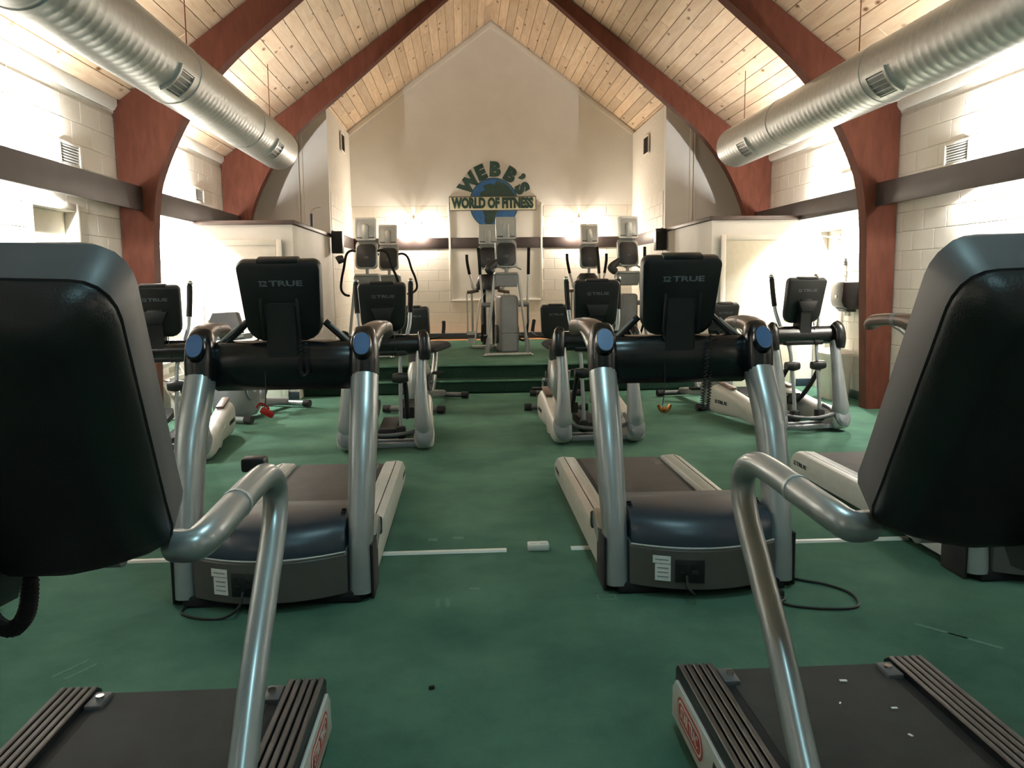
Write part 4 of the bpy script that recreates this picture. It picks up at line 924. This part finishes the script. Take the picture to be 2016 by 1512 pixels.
# ================================================================== machines on the stage
def head(t, y, z0):
    """neck, framed console back and clear backed screen above it"""
    bm = B(); tube(bm, [(0, y+.03, z0-.02), (0, y+.02, z0+.32)], .025, 10, 1); finish('neck', bm, 'silver', t)
    bm = B(); pts = rrect(.32, .4, .06, 5, top=.31); v = prism(bm, [(p, q) for p, q in pts], 0, .05, 'y', .012, 2)
    bmesh.ops.transform(bm, matrix=Matrix.Translation((0, y, z0+.3)) @ Matrix.Rotation(-.16, 4, 'X'), verts=bm.verts); cs = finish('console', bm, 'silver', t)
    bm = B(); pts = rrect(.27, .33, .06, 5); prism(bm, [(p, q) for p, q in pts], -.018, .02, 'y', .012, 2)
    bmesh.ops.transform(bm, matrix=Matrix.Translation((0, y, z0+.285)) @ Matrix.Rotation(-.16, 4, 'X'), verts=bm.verts); finish('console_cover', bm, 'black', cs)
    bm = B(); box(bm, (0, y-.01, z0+.2), (.07, .03, .16), .012); finish('console_clamp', bm, 'grey_dk', cs)
    bm = B(); pts = rrect(.29, .31, .02, 4); prism(bm, pts, 0, .045, 'y', .006)
    bmesh.ops.transform(bm, matrix=Matrix.Translation((0, y, z0+.66)) @ Matrix.Rotation(-.12, 4, 'X'), verts=bm.verts); tv = finish('screen', bm, 'screen_back', t)
    bm = B(); po, pi_ = rrect(.295, .315, .022, 4), rrect(.25, .25, .02, 4)
    for i in range(len(po)):
        j = (i+1) % len(po); loft(bm, [[(po[i][0], d, po[i][1]) for d in (-.006, .004)] + [(pi_[i][0], d, pi_[i][1]) for d in (.004, -.006)], [(po[j][0], d, po[j][1]) for d in (-.006, .004)] + [(pi_[j][0], d, pi_[j][1]) for d in (.004, -.006)]], cap=False)
    bmesh.ops.transform(bm, matrix=Matrix.Translation((0, y, z0+.66)) @ Matrix.Rotation(-.12, 4, 'X'), verts=bm.verts); finish('screen_rim', bm, 'alu', tv)
    bm = B(); box(bm, (0, y-.012, z0+.53), (.26, .02, .035), .004); finish('screen_base_strip', bm, 'grey_dk', tv)
    bm = B(); pts = [(-.045, -.1), (.045, -.1), (.045, .07)]+[(.045*math.cos(a), .07+.045*math.sin(a)) for a in [PI*k/8 for k in range(1, 8)]]+[(-.045, .07)]
    prism(bm, pts, -.03, .02, 'y', .008); bmesh.ops.translate(bm, vec=(0, y-.01, z0+.62), verts=bm.verts); finish('screen_mount', bm, 'alu', tv)
def aframe(t, tower=True):
    bm = B(); tube(bm, [(-.34, .02, .03), (.34, .02, .03)], .022, 10, 1); finish('base_bar', bm, 'galv', t)
    for sx in (-1, 1):
        bm = B(); tube(bm, [(sx*.3, .04, .04), (sx*.17, .1, 1.18)], .021, 12, 1); lg_ = finish('leg', bm, 'silver', t)
        bm = B(); tube(bm, [(sx*.303, .04, .045), (sx*.277, .05, .27)], [.036, .03], 12, 1); finish('leg_sleeve', bm, 'grey', lg_)
        bm = B(); box(bm, (sx*.34, .02, .015), (.06, .08, .03), .008); finish('foot', bm, 'chrome', lg_)
    bm = B(); prism(bm, [(-.16, 1.2), (.16, 1.2), (.175, 1.14), (.15, 1.0), (-.15, 1.0), (-.175, 1.14)], .06, .22, 'y', .02, 3); finish('bracket_box', bm, 'grey', t)
    bm = B(); box(bm, (0, .14, 1.19), (.34, .19, .04), .018, seg=3); finish('bracket_cap', bm, 'silver', t)
    if tower:
        bm = B(); box(bm, (.04, .42, .46), (.27, .62, .84), .05, seg=4); tw = finish('tower', bm, 'grey', t)
        bm = B(); box(bm, (.04, .106, .33), (.25, .004, .006)); finish('tower_seam', bm, 'rubber', tw)
        for sx in (-1, 1):
            bm = B(); cyl(bm, (.04+sx*.13, .45, .3), (.04+sx*.17, .45, .3), .14, 24); finish('flywheel_cover', bm, 'grey_dk', t)
def efx():
    t = thing('cross_trainer', (0, 0, 0)); aframe(t)
    for sx in (-1, 1):
        bm = B(); tube(bm, [(sx*.36, .36, 1.2), (sx*.345, .33, .98), (sx*.335, .3, .78), (sx*.335, .3, .7)], .016, 10, 4); sa = finish('swing_arm', bm, 'galv', t)
        bm = B(); tube(bm, [(sx*.375, .4, 1.57), (sx*.365, .37, 1.38), (sx*.358, .355, 1.18)], .023, 10, 4); finish('grip', bm, 'grip', sa)
        bm = B(); cyl(bm, (sx*.2, .3, .74), (sx*.35, .3, .74), .035, 14); finish('pivot', bm, 'grey', t)
        bm = B(); box(bm, (sx*.34, .3, .6), (.03, .05, .3), .01); finish('arm_plate', bm, 'grey_dk', t)
        bm = B(); tube(bm, [(sx*.34, .3, .48), (sx*.33, .5, .22), (sx*.3, .85, .18), (sx*.3, 1.2, .22)], .018, 8, 4); finish('pedal_link', bm, 'rubber', t)
        bm = B(); box(bm, (sx*.26, .92, .24), (.15, .34, .03), .01); finish('pedal', bm, 'rubber', t)
        bm = B(); tube(bm, [(0, .13, 1.26), (sx*.13, .12, 1.29), (sx*.22, .14, 1.25)], .014, 8, 4); finish('fixed_handle', bm, 'silver', t)
    bm = B(); box(bm, (0, .75, .05), (.12, .9, .06), .01); finish('floor_beam', bm, 'grey', t)
    bm = B(); box(bm, (0, 1.2, .04), (.5, .08, .06), .01); finish('rear_foot', bm, 'grey', t)
    bm = B(); limb(bm, [(-.2, .08, 1.2), (-.26, .07, 1.26), (-.2, .08, 1.32), (-.12, .1, 1.38)], [(.05, .05), (.06, .05), (.05, .04), (.03, .03)], 4); finish('bottle_holder', bm, 'black', t)
    head(t, .09, 1.18); return t
def amt():
    t = thing('motion_trainer', (0, 0, 0))
    bm = B(); limb(bm, [(0, .02, .06), (0, .08, .5), (0, .2, 1.2)], [(.05, .05), (.048, .045), (.045, .04)], 4); finish('mast', bm, 'alu', t)
    bm = B(); limb(bm, [(0, .32, .04), (0, .34, .5), (0, .3, .95)], [(.1, .22), (.12, .2), (.09, .12)], 5); finish('drive_tower', bm, 'rubber', t)
    bm = B(); loft(bm, [oval((0, .2, z), (1, 0, 0), (0, 1, 0), a, b, 20, 2.2) for z, a, b in ((.95, .19, .17), (1.02, .2, .18), (1.14, .17, .15), (1.2, .12, .1))]); finish('shoulder_cover', bm, 'black', t)
    bm = B(); box(bm, (0, .06, .03), (.56, .07, .05), .012); finish('base_bar', bm, 'galv', t)
    bm = B(); box(bm, (0, .6, .03), (.12, 1.2, .05), .012); finish('floor_beam', bm, 'grey', t)
    for sx in (-1, 1):
        bm = B(); tube(bm, [(sx*.3, .22, 1.2), (sx*.27, .2, 1.08), (sx*.25, .18, .98), (sx*.16, .2, .94)], .02, 10, 4); sa = finish('swing_arm', bm, 'galv', t)
        bm = B(); tube(bm, [(sx*.34, .24, 1.52), (sx*.335, .23, 1.4), (sx*.3, .22, 1.2)], .024, 10, 4); finish('grip', bm, 'grip', sa)
        bm = B(); tube(bm, [(sx*.16, .2, .94), (sx*.26, .18, .92), (sx*.34, .2, .91)], .028, 10, 2); finish('arm_joint', bm, 'bronze', t)
        for dx in (.35, .27):
            bm = B(); cyl(bm, (sx*dx, .22, .9), (sx*(dx-.01), .3, .25), .011 if dx > .3 else .018, 8); finish('link_rod', bm, 'galv', t)
        bm = B(); cyl(bm, (sx*.2, .3, .24), (sx*.36, .3, .24), .03, 12); finish('pedal_pivot', bm, 'galv', t)
        bm = B(); prism(bm, [(.2, .08), (.2, .16), (.26, .1), (.55, .12), (.6, .08)], sx*.28-.07, sx*.28+.07, 'x', .01); finish('pedal', bm, 'galv', t)
        bm = B(); tube(bm, [(sx*.05, .2, .9), (sx*.15, .1, .75), (sx*.2, .06, .4), (sx*.24, .06, .06)], .014, 8, 4); finish('side_strut', bm, 'alu', t)
    head(t, .1, 1.18); return t
def stepper():
    t = thing('stair_stepper', (0, 0, 0)); aframe(t)
    for sx in (-1, 1):
        bm = B(); tube(bm, [(sx*.12, .12, 1.52), (sx*.22, .12, 1.54), (sx*.3, .14, 1.48), (sx*.35, .18, 1.3), (sx*.4, .24, 1.15), (sx*.42, .26, 1.0), (sx*.36, .2, .92), (sx*.28, .14, .9)], .018, 10, 5); finish('handrail', bm, 'grip', t)
        bm = B(); box(bm, (sx*.2, 1.0, .22), (.16, .38, .04), .012); finish('pedal', bm, 'rubber', t)
        bm = B(); tube(bm, [(sx*.2, .6, .3), (sx*.2, .85, .22)], .02, 8, 1); finish('pedal_arm', bm, 'grey', t)
    bm = B(); box(bm, (0, .8, .05), (.1, 1.1, .06), .01); finish('floor_beam', bm, 'grey', t)
    bm = B(); box(bm, (0, 1.32, .04), (.5, .08, .06), .01); finish('rear_foot', bm, 'grey', t)
    head(t, .09, 1.18); return t
e1 = efx(); e1.location = (.62, 11.95, ZST+.003); e1.rotation_euler.z = math.radians(4); tag(e1, 'grey cross trainer with screen at the centre of the stage edge', 'cross trainer', 'cross trainers on the stage')
o = copy_tree(e1); o.location = (2.41, 12.0, ZST+.003); o.rotation_euler.z = math.radians(9); tag(o, 'grey cross trainer with screen beside the speaker near the dispenser closet', 'cross trainer', 'cross trainers on the stage')
a1 = amt(); a1.location = (.4, 13.45, ZST+.003); a1.rotation_euler.z = math.radians(2); tag(a1, 'silver masted trainer behind the central cross trainer, under the globe', 'trainer', 'masted trainers at the back of the stage')
o = copy_tree(a1); o.location = (2.07, 13.5, ZST+.003); o.rotation_euler.z = math.radians(9); tag(o, 'silver masted trainer standing before the sconce near the dispenser side', 'trainer', 'masted trainers at the back of the stage')
p1 = stepper(); p1.location = (-1.39, 11.95, ZST+.003); p1.rotation_euler.z = math.radians(-5); tag(p1, 'grey stepper with screen and black curved handrails beside the speaker', 'stepper', 'steppers on the stage')
o = copy_tree(p1); o.location = (-1.2, 13.35, ZST+.003); o.rotation_euler.z = math.radians(-4); tag(o, 'grey stepper with screen behind the one beside the speaker', 'stepper', 'steppers on the stage')
bm = B(); limb(bm, [(-.36, .18, 1.43), (-.4, .16, 1.42), (-.44, .15, 1.4)], [(.05, .05), (.06, .05), (.05, .05)], 3); finish('bottle_holder', bm, 'black', p1)

# white slanted rack by the left wall
t = thing('storage_rack', (-3.24, 9.4, 0), PI/2, 'white slanted shelf rack behind the elliptical near the left wall', 'rack')
for sx in (-1, 1):
    bm = B(); prism(bm, [(-.2, 0), (.2, 0), (.2, .62), (.14, .62)], sx*.38-.012, sx*.38+.012, 'x'); finish('rack_side', bm, 'white_pl', t)
for k in range(4):
    z = .12+k*.15; y = -.13+k*.07
    bm = B(); box(bm, (0, y, z), (.74, .16, .02), .004, rot=Matrix.Rotation(.3, 3, 'X')); sh = finish('rack_shelf', bm, 'white_pl', t)
    bm = B(); box(bm, (0, y-.08, z+.0), (.74, .014, .05), .004); finish('shelf_lip', bm, 'trim_white', sh)
